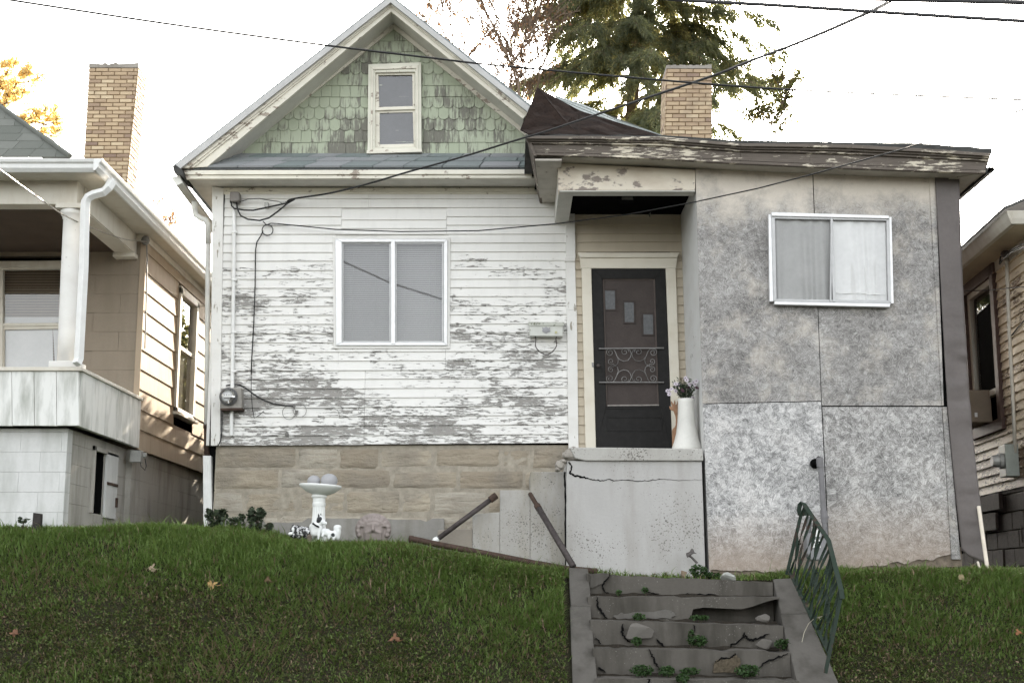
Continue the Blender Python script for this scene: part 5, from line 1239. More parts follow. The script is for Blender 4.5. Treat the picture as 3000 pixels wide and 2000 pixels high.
# ================================================================= RAILING
H_ = lambda x, y: ((2280+x/2.304)/1.2755, (1300+y/2.304)/1.2755)
rl = thing('iron_railing', 'leaning green iron handrail with twisted balusters on the right kerb', 'railing', P(1850,1430,11.8))
YF_, YN_ = 12.42, 11.20
tA, tM, tB = P(*H_(165,392),YF_), P(*H_(340,650),11.86), P(*H_(425,985),YN_)
bA, bB = P(*H_(58,880),YF_), P(*H_(318,1545),YN_)
lA, lB = P(*H_(70,850),YF_-.02), P(*H_(345,1420),YN_)       # lower rail
def bar(mb, pts, wdt, th, side):
    side = Vector(side).normalized(); pts = [Vector(p) for p in pts]; n0 = len(mb.v); m = len(pts)
    for i, p in enumerate(pts):
        d = (pts[min(i+1,m-1)]-pts[max(i-1,0)]).normalized(); s_ = (side-d*side.dot(d)).normalized(); u_ = d.cross(s_).normalized()
        for a, b in ((-1,-1),(1,-1),(1,1),(-1,1)): mb.v.append(p+s_*a*wdt/2+u_*b*th/2)
    for i in range(m-1):
        for k in range(4): a = n0+i*4+k; b = n0+i*4+(k+1)%4; mb.f.append([a,b,b+4,a+4]); mb.t.append(.5)
    mb.f += [[n0+3,n0+2,n0+1,n0], [n0+(m-1)*4+k for k in range(4)]]; mb.t += [.5,.5]
mb = MB(); k = [P(*H_(x,y),YF_) for x, y in [(182,440),(178,475),(160,487),(144,475),(140,445),(146,410),(158,392)]]
rail_pts = k+[tA+(tM-tA)*f for f in (.05,.3,.6,1)]+[tM+(tB-tM)*f for f in (.3,.65,1)]+[tB+Vector((0,-.02,-.07))]
bar(mb, rail_pts, .040, .010, (1,0,0)); mb.build('handrail', M_GREENIRON, rl, recalc=True)
mb = MB(); bar(mb, [bA, bA.lerp(P(*H_(150,490),YF_),.5), P(*H_(152,485),YF_)], .030, .014, (1,0,0)); mb.build('post', M_GREENIRON, rl)
mb = MB(); bar(mb, [bB, P(*H_(340,1440),YN_), tB+Vector((0,0,-.03))], .030, .014, (1,0,0)); mb.build('post', M_GREENIRON, rl)
mb = MB(); bar(mb, [lA.lerp(lB,i/6) for i in range(7)], .028, .010, (1,0,0)); mb.build('lower_rail', M_GREENIRON, rl)
def topat(k):
    k2 = (YF_-(YF_+(YN_-YF_)*k)); f = (YF_-tM.y)/(YF_-YN_)
    return tA.lerp(tM, k/f) if k < f else tM.lerp(tB, (k-f)/(1-f))
NB = 17
for i in range(NB):
    k = (i+.6)/(NB+.2); a, b = lA.lerp(lB, k), topat(k)+Vector((0,0,-.01)); mb = MB(); n = 22; n0 = 0; w_ = .027
    for j in range(n+1):
        t = j/n; p = a.lerp(b, t); tw = 0 if t < .12 or t > .88 else (t-.12)/.76*math.pi*2.0
        p = p+Vector((.012*math.sin(t*2*math.pi+i), .03*math.sin(t*math.pi*2)*(1 if i % 2 else -1), 0))
        e1 = Vector((math.cos(tw+.6), math.sin(tw+.6), 0)); e2 = Vector((-e1.y, e1.x, 0))
        for s1, s2 in ((-1,-1),(1,-1),(1,1),(-1,1)): mb.v.append(p+e1*s1*w_/2+e2*s2*.003)
    for j in range(n):
        for q_ in range(4): c = j*4+q_; d = j*4+(q_+1)%4; mb.f.append([c,d,d+4,c+4]); mb.t.append(.5)
    if i % 3 == 1: mb.ball(a.lerp(b,.5), (.016,.016,.012), None, 1)
    mb.build('baluster', M_GREENIRON, rl)
mb = MB(); mb.tube([P(*H_(160,1335),11.55), P(*H_(175,1270),11.6), P(*H_(205,1210),11.62), P(*H_(245,1175),11.62), P(*H_(295,1163),11.62)], .0028, 5); mb.tube([P(*H_(270,1165),11.62), P(*H_(280,1180),11.62), P(*H_(292,1187),11.62)], .0022, 5)
tag(mb.build('dry_stalk', plain('dry_straw', (.36,.33,.26), .8, .2, 9)), 'pale curved dry stalk bent over the right kerb by the railing', 'stalk')

# ================================================================= GAS METER
gm = thing('gas_meter', 'grey gas meter with upright pipe against the chipboard wall', 'gas meter', P(1888,1300,13.0))
GY = 13.22
mb = MB(); mb.tube([P(1884,1056,GY),P(1887,1100,GY),P(1892,1178,GY)], .026, 12); mb.tube([P(1882,1050,GY),P(1884,1072,GY)], .033, 12); mb.tube([P(1892,1172,GY),P(1894,1200,GY)], .034, 12); mb.tube([P(1894,1185,GY),P(1894.5,1190,GY)], .040, 12); mb.tube([P(1894,1200,GY),P(1896,1240,GY)], .026, 12); mb.build('pipe', plain('grey_gas_pipe', (.17,.165,.17), .6, .2, 14), gm, smooth=False)
mb = MB(); mb.tube([P(1883,1054,GY),P(1878,1060,GY+.04),P(1872,1064,YA)], .034, 10); mb.tube([P(1872,1064,YA-.03),P(1872,1064,YA+.0)], .05, 10); mb.build('wall_outlet', M_DARK, gm, smooth=True)
mb = MB(); q = [H_(200,600),H_(320,600),H_(330,640),H_(330,740),H_(300,785),H_(225,785),H_(195,740),H_(190,640)]; mb.pp(q, GY-.05, .16); mb.build('body', plain('gas_meter_grey', (.20,.20,.205), .6, .15, 9), gm, .014)
mb = MB(); mb.pp([H_(230,580),H_(285,580),H_(285,625),H_(230,625)], GY-.058, .01); mb.pp([H_(235,645),H_(285,645),H_(287,700),H_(233,700)], GY-.058, .01); mb.build('dial_plate', M_WHITEPIPE, gm, .003)
mb = MB()
for (x, y) in ((243,662),(260,662),(276,664),(250,685),(270,688)): mb.pp([H_(x-4,y-7),H_(x+3,y-9),H_(x+5,y+6),H_(x-3,y+8)], GY-.0605, .004)
mb.build('dial_marks', M_DARK, gm)
gp = plain('grey_gas_pipe_dull', (.13,.13,.13), .6, .2, 14)
mb = MB(); mb.tube([P(*H_(205,600),GY),P(*H_(206,520),GY),P(*H_(206,490),GY)], .026, 10); mb.tube([P(*H_(206,555),GY),P(*H_(206,530),GY)], .036, 10); mb.build('regulator', gp, gm)
mb = MB(); mb.tube([P(*H_(210,790),GY),P(*H_(212,860),GY),P(*H_(240,870),GY)], .024, 10); mb.ball(P(*H_(215,850),GY), (.05,.05,.045)); mb.build('inlet_pipe', gp, gm)
mb = MB(); mb.tube([P(*H_(310,640),GY),P(*H_(318,560),GY)], .026, 10); mb.build('outlet_pipe', gp, gm)

# ================================================================= MAILBOX, METER, CONDUIT, WIRES ON THE WALL
K = lambda x, y: ((1400+x/2.851)/1.2755, (900+y/2.851)/1.2755)
mx = thing('mailbox', 'dented white metal mailbox with newspaper hooks on the clapboards left of the door', 'mailbox', P(1256,760,YM-.05))
mb = MB(); mb.pp([K(430,150),K(712,152),K(710,240),K(432,238)], YM-.13, .115); mb.build('box', peel('mailbox_enamel', (.56,.57,.53), (.20,.20,.15), .63, (18,18,18), .4), mx, .006)
mb = MB(); a, b = P(*K(422,148),YM-.14), P(*K(722,148),YM-.14); c, d = P(*K(722,124),YM-.015), P(*K(422,120),YM-.015)
mb.hexa([a, b, c, d], [p+Vector((0,0,-.012)) for p in (a, b, c, d)]); mb.pp([K(422,130),K(722,130),K(722,150),K(422,150)], YM-.142, .012); mb.build('lid', peel('mailbox_lid_enamel', (.50,.51,.46), (.16,.17,.12), .58, (18,18,18), .4), mx, .004)
mb = MB(); mb.pp([K(*p) for p in [(536,165),(552,172),(570,162),(588,172),(605,165),(600,185),(606,200),(588,208),(570,220),(552,208),(535,200),(541,185)]], YM-.138, .01); mb.pp([K(555,178),K(586,178),K(584,198),K(570,206),K(557,198)], YM-.143, .006); mb.build('emblem', plain('grey_emblem', (.30,.30,.31), .6, .2, 30), mx, .002)
mb = MB(); mb.tube([P(*K(653,208),YM-.137),P(*K(653,208),YM-.146)], .014, 12); mb.build('lock', plain('yellowed_lock', (.50,.48,.28), .5, .1, 9), mx)
mb = MB(); mb.tube([P(*K(x,y),YM-.08) for x, y in [(478,240),(484,262),(480,322),(492,345),(520,375),(555,393),(590,393),(622,372),(648,340),(658,318),(652,262),(660,238)]], .006, 6); mb.build('hook', M_DARKPIPE, mx, smooth=True)
em = thing('electric_meter', 'grey electric meter box with glass dial on the white clapboards, service pipe above', 'electric meter', P(530,915,YM), 'electric meters on the house walls')
mb = MB(); mb.pp([(507,891),(554,890),(555,938),(508,939)], YM-.15, .14); mb.build('box', plain('weathered_meter_box', (.27,.255,.23), .6, .25, 10), em, .006)
mb = MB(); mb.pp([(506,937),(556,936),(556,941),(506,942)], YM-.155, .15); mb.build('rusty_rim', M_RUST, em)
mb = MB(); c = P(525.5,911,YM-.15); mb.tube([c, c+Vector((0,-.035,0))], .098, 28); mb.tube([c+Vector((0,-.035,0)), c+Vector((0,-.05,0))], [.090,.084], 28); mb.build('dial_ring', plain('dark_ring', (.10,.10,.10), .5, .2, 9), em, .004)
mb = MB(); mb.tube([c+Vector((0,-.05,0)), c+Vector((0,-.051,0))], .068, 28); face = mb.build('dial_face', plain('dial_face', (.50,.51,.49), .5, .1, 9), em)
mb = MB(); 
for i in range(4): mb.tube([c+Vector((-.036+.024*i,-.0515,.015)), c+Vector((-.036+.024*i,-.053,.015))], .009, 12)
mb.box(c.x-.04, c.x+.04, c.y-.053, c.y-.0515, c.z-.028, c.z-.015); mb.build('register', M_GREYWIRE, em)
mb = MB(); mb.tube([c+Vector((0,-.053,0)), c+Vector((0,-.10,0)), c+Vector((0,-.115,0))], [.078,.070,.045], 24); mb.build('glass_dome', m_glass('meter_glass', .12), em, smooth=True)
mb = MB(); mb.tube([P(538,462,YM-.05),P(537,600,YM-.05),P(533.5,892,YM-.05)], .021, 10); mb.tube([P(532,938,YM-.05),P(531.5,1000,YM-.05)], .021, 10)
for v in (530,640,760,850): mb.pp([(532,v),(543,v),(543,v+4),(532,v+4)], YM-.075, .06)
mb.build('conduit', M_WHITEPIPE, em, smooth=False)
mb = MB(); mb.pp([(528,440),(549,440),(550,458),(546,462),(530,462),(527,458)], YM-.15, .13); mb.build('weatherhead', plain('grey_weatherhead', (.20,.185,.17), .7, .2, 14), em, .012)
mb = MB(); B5 = lambda x, y: ((600+x/2.614)/1.2755, (500+y/2.614)/1.2755)
y = YM-.10
for pts in ([(200,228),(206,270),(225,290),(300,302),(370,304),(440,290),(540,268),(620,250),(690,218)], [(240,232),(252,300),(275,345),(330,372),(420,382),(490,362),(560,312),(630,252),(690,218)], [(262,240),(330,218),(420,214),(500,228),(590,240),(640,238)]):
    mb.tube([P(*B5(*p), y) for p in pts], .0095 if pts[0][0] < 260 else .005, 6)
for (a, b) in ((200,232),(222,232),(242,236)): mb.tube([P(*B5(a,b-8),y), P(*B5(a,b+16),y)], .012, 6)
mb.build('cable', M_WIRE, em, smooth=True)
mb = MB(); mb.pp([B5(455,240),B5(485,240),B5(488,278),B5(460,280)], YM-.07, .055); mb.pp([B5(560,235),B5(612,232),B5(618,248),B5(590,250)], YM-.12, .03); mb.build('insulator', M_GREYMETAL, em, .006)
D6 = lambda x, y: ((600+x/2.4125)/1.2755, (1000+y/2.4125)/1.2755)
mb = MB(); y = YM-.035
mb.tube([P(*D6(x,y_),y) for x, y_ in [(150,312),(190,302),(245,306),(290,330),(350,375),(410,412),(480,438),(560,452),(625,455)]], .0075, 6)
mb.tube([P(*D6(x,y_),y) for x, y_ in [(120,480),(122,560),(120,640),(112,700),(95,735),(70,742)]], .0065, 6)
tag(mb.build('ground_wire', M_WIRE), 'black wire looping from the white wall meter to a clip on the clapboards', 'wire')
def ring(c, r, Y, n=20, sq=1.0):
    return [P(c[0]+r*math.cos(2*math.pi*i/n), c[1]+r*sq*math.sin(2*math.pi*i/n), Y) for i in range(n+1)]
mb = MB(); mb.tube(ring(D6(595,502), 15, y, sq=1.05), .003, 5); mb.tube(ring(D6(672,488), 15, y-.004, sq=1.0), .003, 5)
mb.tube([P(*D6(x,y_),y) for x, y_ in [(700,470),(780,472),(900,468),(940,485),(955,535)]], .003, 5); mb.pp([D6(622,440),D6(636,440),D6(634,468),D6(624,468)], y-.01, .02); mb.pp([D6(636,484),D6(660,486),D6(650,515),D6(640,512)], y-.01, .02)
tag(mb.build('wire_coil', M_GREYWIRE), 'loose grey wire coil hanging low on the peeling clapboards', 'wire')
mb = MB(); mb.tube([P(*D6(x,y_),y) for x, y_ in [(370,668),(450,668),(540,655),(580,648),(590,640)]], .003, 5); mb.ball(P(*D6(580,655),y), (.02,.012,.03))
tag(mb.build('cut_wire', M_GREYWIRE), 'short pale cut wire with a plug end near the bottom of the clapboards', 'wire')
# phone line across the front of the extension to the hook and down the wall
mb = MB(); ph = [((2420,228),8.0),((2352,251),8.6),((2079,341),11.2),((1863.5,401),12.3),((1740,433),12.8),((1596,464),13.2),((1440,493),13.7),((1277,514),14.1),((1098,530),14.4),((920,532),14.5),((770,527),14.58),((700,520),14.6),((638,514),YM-.06)]
mb.tube([P(*a, b) for a, b in ph], .0065, 6); mb.tube(ring((614.5,528.5), 12.5, YM-.05), .006, 5)
mb.tube([P(u,v,YM-.05) for u, v in [(638,514),(622,513),(612,517),(604,508)]], .006, 5)
mb.tube([P(u,v,YM-.045) for u, v in [(604,530),(600,540),(590,556),(587,575),(586,656),(583,740),(578,830),(577,860)]], .007, 5)
mb.tube([P(u,v,YM-.045) for u, v in [(577,860),(577,900),(580,940),(584,960),(592,955),(606,944)]], .004, 5)
tag(mb.build('phone_line', M_WIRE, smooth=True), 'thin black phone line crossing the chipboard front to a coil on the clapboards', 'wire')
# ================================================================= OVERHEAD CABLES
def cable(label, pts, r, mat=M_WIRE, name='overhead_cable', group=None):
    P3 = [P(*a, b) for a, b in pts]; n = len(P3); out = []
    for i in range(n-1):                                   # Catmull-Rom through the measured points
        p0, p1, p2, p3 = P3[max(i-1,0)], P3[i], P3[i+1], P3[min(i+2,n-1)]
        for k in range(6):
            t = k/6; out.append(.5*((2*p1)+(p2-p0)*t+(2*p0-5*p1+4*p2-p3)*t*t+(3*p1-p0-3*p2+p3)*t**3))
    out.append(P3[-1]); m_ = MB(); m_.tube(out, r, 7)
    return tag(m_.build(name, mat, smooth=True), label, 'wire', group)
cable('thick twisted black cable along the upper right edge, dipping to the right', [((1380,-22),6.2),((1546,-1),6.2),((1770,12),6.2),((2060,31),6.2),((2352,49),6.2),((2500,58),6.2)], .0095, plain('grey_black_cable', (.05,.05,.052), .5, .25, 30))
cable('thickest black cable cutting across the top right corner', [((1700,-16),5.6),((1841,-6),5.6),((2060,-1),5.6),((2352,6),5.6),((2500,9),5.6)], .011, plain('dark_grey_cable', (.06,.06,.062), .5, .25, 30))
cable('heavy service cable falling from the upper right to the white wall pipe', [((2046,2),6.1),((2036,8),6.3),((1986,33),7.0),((1850,92),8.3),((1711,145),9.4),((1626,178),10.0),((1386,258),11.6),((1260,300),12.6),((1176,325),13.2),((1060,361),13.8),((930,397),14.1),((860,418),14.25),((761,443),14.4),((677,456),14.5),((661,462),YM-.10)], .0105)
cable('long thin black wire crossing in front of the attic window from the upper left', [((-60,-12),6.6),((0,-3),6.6),((376,54),6.7),((736,103),6.8),((1003,135),6.9),((1126,149),6.95),((1489,182),7.0),((1826,207),7.1),((2352,230),7.2),((2500,236),7.2)], .0055)
cable('bright sagging wire ending at the neighbouring porch eave', [((-60,348),9.2),((0,390),10.2),((105,466),12.0),((172,507),13.0),((277,547),14.4),((337,555),15.1)], .007, plain('galvanised_wire', (.30,.28,.24), .35, .3, 40, .6))
mb = MB(); mb.tube([P(337,555,15.1),P(338,600,15.15),P(336,700,15.15),P(333,800,15.15)], .008, 5); mb.ball(P(334,552,15.12), (.05,.04,.06), None, 2)
tag(mb.build('drop_wire', M_GREYWIRE), 'dark drop wire and knob at the corner of the tan neighbouring wall', 'wire')
cable('thin wire running to the brown window of the cream house', [((2215,668),14.6),((2275,666),14.2),((2352,658),13.2),((2440,650),12.)], .005)
# the street wire seen only as a reflection in the big window
q = []
for (u, v) in ((500,476),(785,600),(900,652),(1020,690),(1100,712)):
    p = P(u, v, 2*YM-5.0); q.append(Vector((p.x, 5.0, p.z)))
mb = MB(); mb.tube(q, .016, 6); tag(mb.build('street_cable', M_WIRE), 'street cable seen as a dark slanting line reflected in the wide window', 'wire')

# ================================================================= YARD THINGS
bx = P(734,1200,13.35); gzb = gz(bx.x, 13.35)
bb = thing('bird_bath', 'white fluted bird bath holding two grey balls, standing before the stone foundation', 'bird bath', (bx.x, 13.35, gzb))
YB = 13.35; zr = P(734,1115,YB).z; zc_ = P(732,1150,YB).z
mb = MB(); c = Vector((bx.x, YB, 0)); prof = [(.05,zr-.095),(.075,zr-.09),(.14,zr-.062),(.20,zr-.018),(.208,zr-.004),(.208,zr+.006),(.200,zr+.010),(.185,zr-.006),(.12,zr-.032),(.02,zr-.040)]
mb.lathe(prof, c, 40); bas = mb.build('basin', M_BATH, bb, smooth=True)
for v_ in bas.data.vertices: v_.co.z -= (v_.co.x)*.055
h0 = gzb-.03; h1 = zr-.085; L = h1-h0; cx_ = Vector((bx.x-.01, YB, 0))
mb = MB(); mb.lathe([(.10,h0),(.100,h0+.10*L),(.086,h0+.2*L),(.074,h0+.40*L),(.063,h0+.62*L),(.060,h0+.80*L)], cx_, 36, .07); mb.lathe([(.064,h0+.79*L),(.066,h0+.84*L),(.060,h0+.86*L),(.062,h0+.93*L),(.074,h0+.95*L),(.076,h0+.97*L),(.055,h1+.02)], cx_, 32); mb.build('pedestal', M_BATH, bb, smooth=False)
for (u, v, rx, lab) in ((721,1102,.064,'smaller grey ball resting on the left of the bird bath basin'),(756,1102,.084,'larger grey ball resting on the right of the bird bath basin')):
    mb = MB(); c = P(u, v, YB-.02); mb.ball(c+Vector((0,0,-.008)), (rx,rx,rx*.86), None, 3); tag(mb.build('garden_ball', M_BALL, smooth=True), lab, 'ball', 'balls on the bird bath')
def spotted(name, base, dark, spots):
    m = Mat(name); f = None
    for (c, r) in spots:
        d = m.n('ShaderNodeVectorMath', operation='DISTANCE'); m.set(d.inputs[0], m.pos()); d.inputs[1].default_value = c
        k = m.mth('LESS_THAN', d.outputs['Value'], r); f = k if f is None else m.mth('MAXIMUM', f, k)
    n = m.noise(14, 3, .6)
    return m.done(m.bsdf(m.mix(f, m.mix(n, tuple(x*.85 for x in base), base), dark), .55))
E6 = lambda x, y: ((800+x/5.2275)/1.2755, (1350+y/5.2275)/1.2755)
YD = 13.12
D = lambda x, y, o=0.: P(*E6(x,y), YD+o)
pr = [('c',D(650,1090),D(660,1000),.050,.050), ('c',D(620,1010,.03),D(720,940),.045,.040), ('e',D(730,905),(.042,.045,.045)), ('c',D(740,915,-.01),D(800,950,-.03),.034,.020), ('c',D(700,860,.015),D(692,800,.015),.014,.005), ('c',D(728,860,-.015),D(730,800,-.015),.014,.005),
      ('c',D(730,1020,-.02),D(700,1185,-.04),.018,.015), ('c',D(760,1030,.02),D(740,1170,.0),.017,.014), ('c',D(660,1100),D(600,1180,.05),.040,.025)]
dg = thing('dog_statue', 'white sitting dog statue with black ear patch and collar, before the bird bath pedestal', 'statue', (bx.x, YD, gz(bx.x, YD)))
blob('body', pr, spotted('painted_dog', (.74,.75,.74), (.02,.02,.022), [(D(692,850,.0),.030),(D(700,800,0.),.034),(D(735,800,0.),.028),(D(688,900,-.045),.030),(D(712,880,-.045),.024),(D(815,910,-.03),.013)]), dg, .007)
mb = MB(); a, b = D(605,950,-.06), D(705,1010,-.06); bar(mb, [a, a.lerp(b,.5)+Vector((0,-.012,-.004)), b], .016, .01, (0,0,1)); mb.build('collar', M_DARK, dg)
sq = thing('squirrel_statue', 'small white squirrel statue with curled tail right of the dog statue', 'statue', D(880,1190,-.03))
S_ = lambda x, y, o=0.: P(*E6(x,y), YD-.05+o)
blob('body', [('c',S_(800,1100),S_(900,1120),.032,.034), ('e',S_(790,1080),(.034,.035,.034)), ('e',S_(835,1060),(.020,.02,.018)), ('c',S_(905,1120),S_(960,1130,.02),.034,.034), ('c',S_(985,1170,.02),S_(990,1080,.02),.026,.034), ('c',S_(990,1080,.02),S_(970,1020,.02),.034,.030), ('e',S_(1000,1015,.02),(.032,.03,.026)), ('c',S_(770,1110,-.02),S_(755,1150,-.04),.016,.013), ('c',S_(860,1140,-.02),S_(850,1180,-.03),.016,.014), ('c',S_(940,1150,-.01),S_(930,1190,-.02),.018,.015)],
     spotted('painted_squirrel', (.72,.73,.72), (.03,.035,.035), [(S_(918,1130,-.035),.020)]), sq, .007)
ct = thing('cat_statue', 'black and white mottled lying animal statue left of the bird bath', 'statue', D(440,1210,.03))
C_ = lambda x, y, o=0.: P(*E6(x,y), YD+.06+o)
def mott():
    m = Mat('mottled_black_white'); n = m.noise(42, 4, .65); c = m.ramp(n, [(.50, (.018,.018,.018)), (.56, (.6,.6,.6))]); return m.done(m.bsdf(c, .5))
blob('body', [('c',C_(350,1080),C_(560,1100),.060,.058), ('e',C_(330,1080,-.02),(.050,.05,.055)), ('c',C_(315,1020,-.02),C_(305,970,-.02),.020,.010), ('c',C_(365,1020,-.01),C_(372,985,-.01),.018,.010), ('c',C_(330,1150,-.05),C_(270,1130,-.06),.024,.020), ('c',C_(560,1130,-.02),C_(600,1180,-.03),.036,.02), ('e',C_(440,1140),(.075,.05,.035))], mott(), ct, .008)
mb = MB(); mb.ball(C_(305,1045,-.07), (.014,.008,.019)); mb.ball(C_(268,1110,-.08), (.022,.012,.016)); mb.build('face_patch', M_BATH, ct, smooth=True)
sl_ = thing('garden_lantern', 'small brown weathered ornament with a white knob in the grass below the bird bath', 'ornament', D(560,1230,-.08))
mb = MB(); o = D(555,1200,-.1); mb.lathe([(.028,-.05),(.034,-.03),(.022,-.01),(.026,.03),(.012,.05)], o, 12); mb.build('body', plain('brown_resin', (.13,.105,.085), .8, .4, 30), sl_)
mb = MB(); mb.ball(D(545,1275,-.13), (.018,.015,.016)); mb.build('knob', M_BATH, sl_, smooth=True)
# round face plaque
YQ = 13.55
pl = thing('face_plaque', 'round grey cast stone plaque with a bearded sun face leaning on the foundation', 'plaque', P(856,1232,YQ))
q_ = lambda x, y, o=0.: P(*E6(x,y), YQ+o)
pr = [('e',q_(1535,1050,.02),(.185,.045,.165)), ('e',q_(1535,1040,-.015),(.105,.045,.115))]
for k in range(13):
    an = math.pi*(-.12+1.24*k/12); rr = 232; pr.append(('e', q_(1535+rr*math.cos(an), 1060-rr*.86*math.sin(an), -.012), (.024,.028,.024)))
for k in range(9):
    an = math.pi*(.05+.9*k/8); rr = 165; pr.append(('e', q_(1535+rr*math.cos(an), 1010-rr*.62*math.sin(an), -.035), (.026,.022,.014)))
pr += [('c',q_(1535,985,-.06),q_(1530,1045,-.085),.012,.018), ('e',q_(1490,990,-.052),(.018,.012,.011)), ('e',q_(1585,990,-.052),(.018,.012,.011)), ('c',q_(1445,972,-.05),q_(1515,960,-.062),.008,.010), ('c',q_(1625,972,-.05),q_(1555,960,-.062),.008,.010), ('c',q_(1530,1062,-.065),q_(1420,1095,-.045),.018,.010), ('c',q_(1535,1062,-.065),q_(1650,1098,-.045),.018,.010)]
for k in range(7): pr.append(('c', q_(1435+33*k,1110,-.035), q_(1425+36*k,1200,-.02), .019, .016))
blob('face', pr, M_PLAQUE, pl, .008)
# iron pipes at the side steps
Z1 = lambda x, y: ((1150+x/3.92)/1.2755, (1330+y/3.92)/1.2755)
ip = thing('iron_pipe', 'dark iron pipe with white fitting sloping down to the grass by the side steps', 'pipe', P(*Z1(520,970),13.4), 'old iron pipes by the side steps')
mb = MB(); a, b = P(*Z1(1160,495),YS-.06), P(*Z1(520,970),YS-.16); mb.tube([a, b], .026, 12); mb.build('tube', M_DARKPIPE, ip, smooth=True)
mb = MB(); d = (a-b).normalized(); mb.tube([a-d*.045, a+d*.035], .036, 12); mb.build('coupling', M_RUST, ip)
mb = MB(); mb.tube([b+d*.01, b-d*.03], .026, 10); mb.ball(P(*Z1(495,985),YS-.18), .032); mb.ball(P(*Z1(460,1020),YS-.2), .034); mb.build('fitting', M_BATH, ip, smooth=True)
ip2 = thing('iron_pipe', 'dark iron handrail pipe with rusty top sloping down right to the kerb of the steps', 'pipe', P(*Z1(2060,1260),13.), 'old iron pipes by the side steps')
a, b = P(*Z1(1580,455),YS-.05), P(*Z1(2075,1285),12.72); mb = MB(); mb.tube([a.lerp(b,.20), b], .030, 12); mb.build('tube', M_DARKPIPE, ip2, smooth=True)
mb = MB(); mb.tube([a, a.lerp(b,.21)], .023, 10); mb.tube([a.lerp(b,.17), a.lerp(b,.22)], .034, 10); mb.build('rusty_end', M_RUST, ip2)
mb = MB(); pts = [(190,975),(260,978),(520,1035),(900,1108),(1200,1165),(1600,1245),(2000,1315),(2350,1345)]; mb.tube([P(*Z1(*p), 13.38-(.35 if p[0] > 1900 else .12*(p[0]/1900))) for p in pts], .030, 10); mb.tube([P(*Z1(190,975),13.38), P(*Z1(240,977),13.38)], .037, 10)
tag(mb.build('iron_pipe', M_RUST, smooth=True), 'long rusty pipe lying along the grass edge at the foot of the side steps', 'pipe', 'old iron pipes by the side steps')
# vase with flowers, wooden cut-out
YV = 13.75; vb = P(1578,1030,YV); vt = P(1576,916,YV)
va = thing('vase', 'tall white ceramic vase with flowers beside the charcoal door', 'vase', (vb.x, YV, P(1578,1027,YA).z))
zb0 = P(1578,1027,YA).z-.02; Hh = vt.z-zb0
prof = [(.150,0),(.160,.015),(.152,.10),(.128,.22),(.108,.36),(.095,.52),(.086,.72),(.083,.92),(.088,1.0),(.078,1.0),(.072,.9)]
mb = MB(); mb.lathe([(r*1.0, zb0+h*Hh) for r, h in prof], (vb.x, YV, 0), 40); mb.build('body', M_VASE, va, smooth=True)
fl = thing('flower_bunch', 'bunch of pale purple daisies with dark leaves standing in the white vase', 'flowers', (vb.x, YV, vt.z-.02))
r_ = random.Random(12); mb = MB(); pe = MB(); pd = MB(); hub = MB()
for i in range(46):
    an, sp_ = r_.uniform(0,6.28), r_.uniform(.05,1); top = Vector((vb.x-.01+.135*sp_*math.cos(an), YV+.10*sp_*math.sin(an), vt.z+.10+r_.uniform(0,.12)*(1.2-sp_*.5))); b_ = Vector((vb.x+.03*math.cos(an), YV+.03*math.sin(an), vt.z-.03))
    mb.tube([b_, b_.lerp(top,.55)+Vector((0,0,.02)), top], .0025, 4)
    for j in range(11):
        p = b_.lerp(top, r_.uniform(.3,1)); dvec = Vector((r_.uniform(-1,1), r_.uniform(-1,1), r_.uniform(-.3,.9))).normalized(); s_ = dvec.cross(Vector((r_.uniform(-1,1),r_.uniform(-1,1),1))).normalized(); L = r_.uniform(.022,.045)
        mb.add([p, p+dvec*L*.5+s_*.006, p+dvec*L, p+dvec*L*.5-s_*.006], [(0,1,2,3)])
for (x, y_) in ((655,1060),(690,1020),(705,1035),(722,1018),(765,975),(775,990),(800,1025),(830,1010),(850,1000),(840,1025),(628,1075),(640,1100),(745,1070),(690,1075),(785,1050),(825,1130),(855,1050)):
    u, v = Q(x, y_); c = P(u, v, YV+r_.uniform(-.10,.06)); nrm = Vector((r_.uniform(-.6,.6), -1, r_.uniform(-.1,.9))).normalized(); t1 = nrm.cross(Vector((0,0,1))).normalized(); t2 = nrm.cross(t1)
    tgt = pe if r_.random() < .72 else pd
    for k in range(12):
        a = 2*math.pi*k/12; d_ = t1*math.cos(a)+t2*math.sin(a); e_ = t1*-math.sin(a)+t2*math.cos(a); rr = .027
        tgt.add([c, c+d_*rr*.6+e_*.005, c+d_*rr-nrm*.004, c+d_*rr*.6-e_*.005], [(0,1,2,3)])
    hub.ball(c+nrm*.003, .006, None, 1)
mb.build('foliage', M_LEAFPLANT, fl, recalc=False); pe.build('petals', M_PETAL, fl, recalc=False); pd.build('dark_petals', M_PETALD, fl, recalc=False); hub.build('flower_heart', plain('flower_heart', (.10,.07,.04), .8, .2, 40), fl)
R7 = lambda x, y: Q(x, y)
wc = thing('wooden_cutout', 'brown plywood garden cutout shaped like a raised antler, between door and white vase', 'ornament', P(1549,1025,13.85))
YW = 13.86
out = [(664,1540),(662,1385),(668,1368),(682,1358),(690,1340),(692,1300),(688,1270),(680,1252),(674,1232),(664,1228),(650,1222),(641,1205),(643,1192),(655,1198),(662,1196),(655,1178),(653,1160),(660,1152),(668,1172),(674,1178),(678,1160),(684,1143),(689,1165),(688,1182),(697,1180),(700,1160),(706,1140),(712,1160),(709,1182),(716,1180),(720,1160),(726,1150),(728,1185),(722,1215),(716,1245),(706,1275),(708,1320),(704,1360),(698,1410),(702,1540)]
mb = MB(); mb.pp([Q(*p) for p in out], YW, .018); mb.build('board', M_WOODCUT, wc, .003)
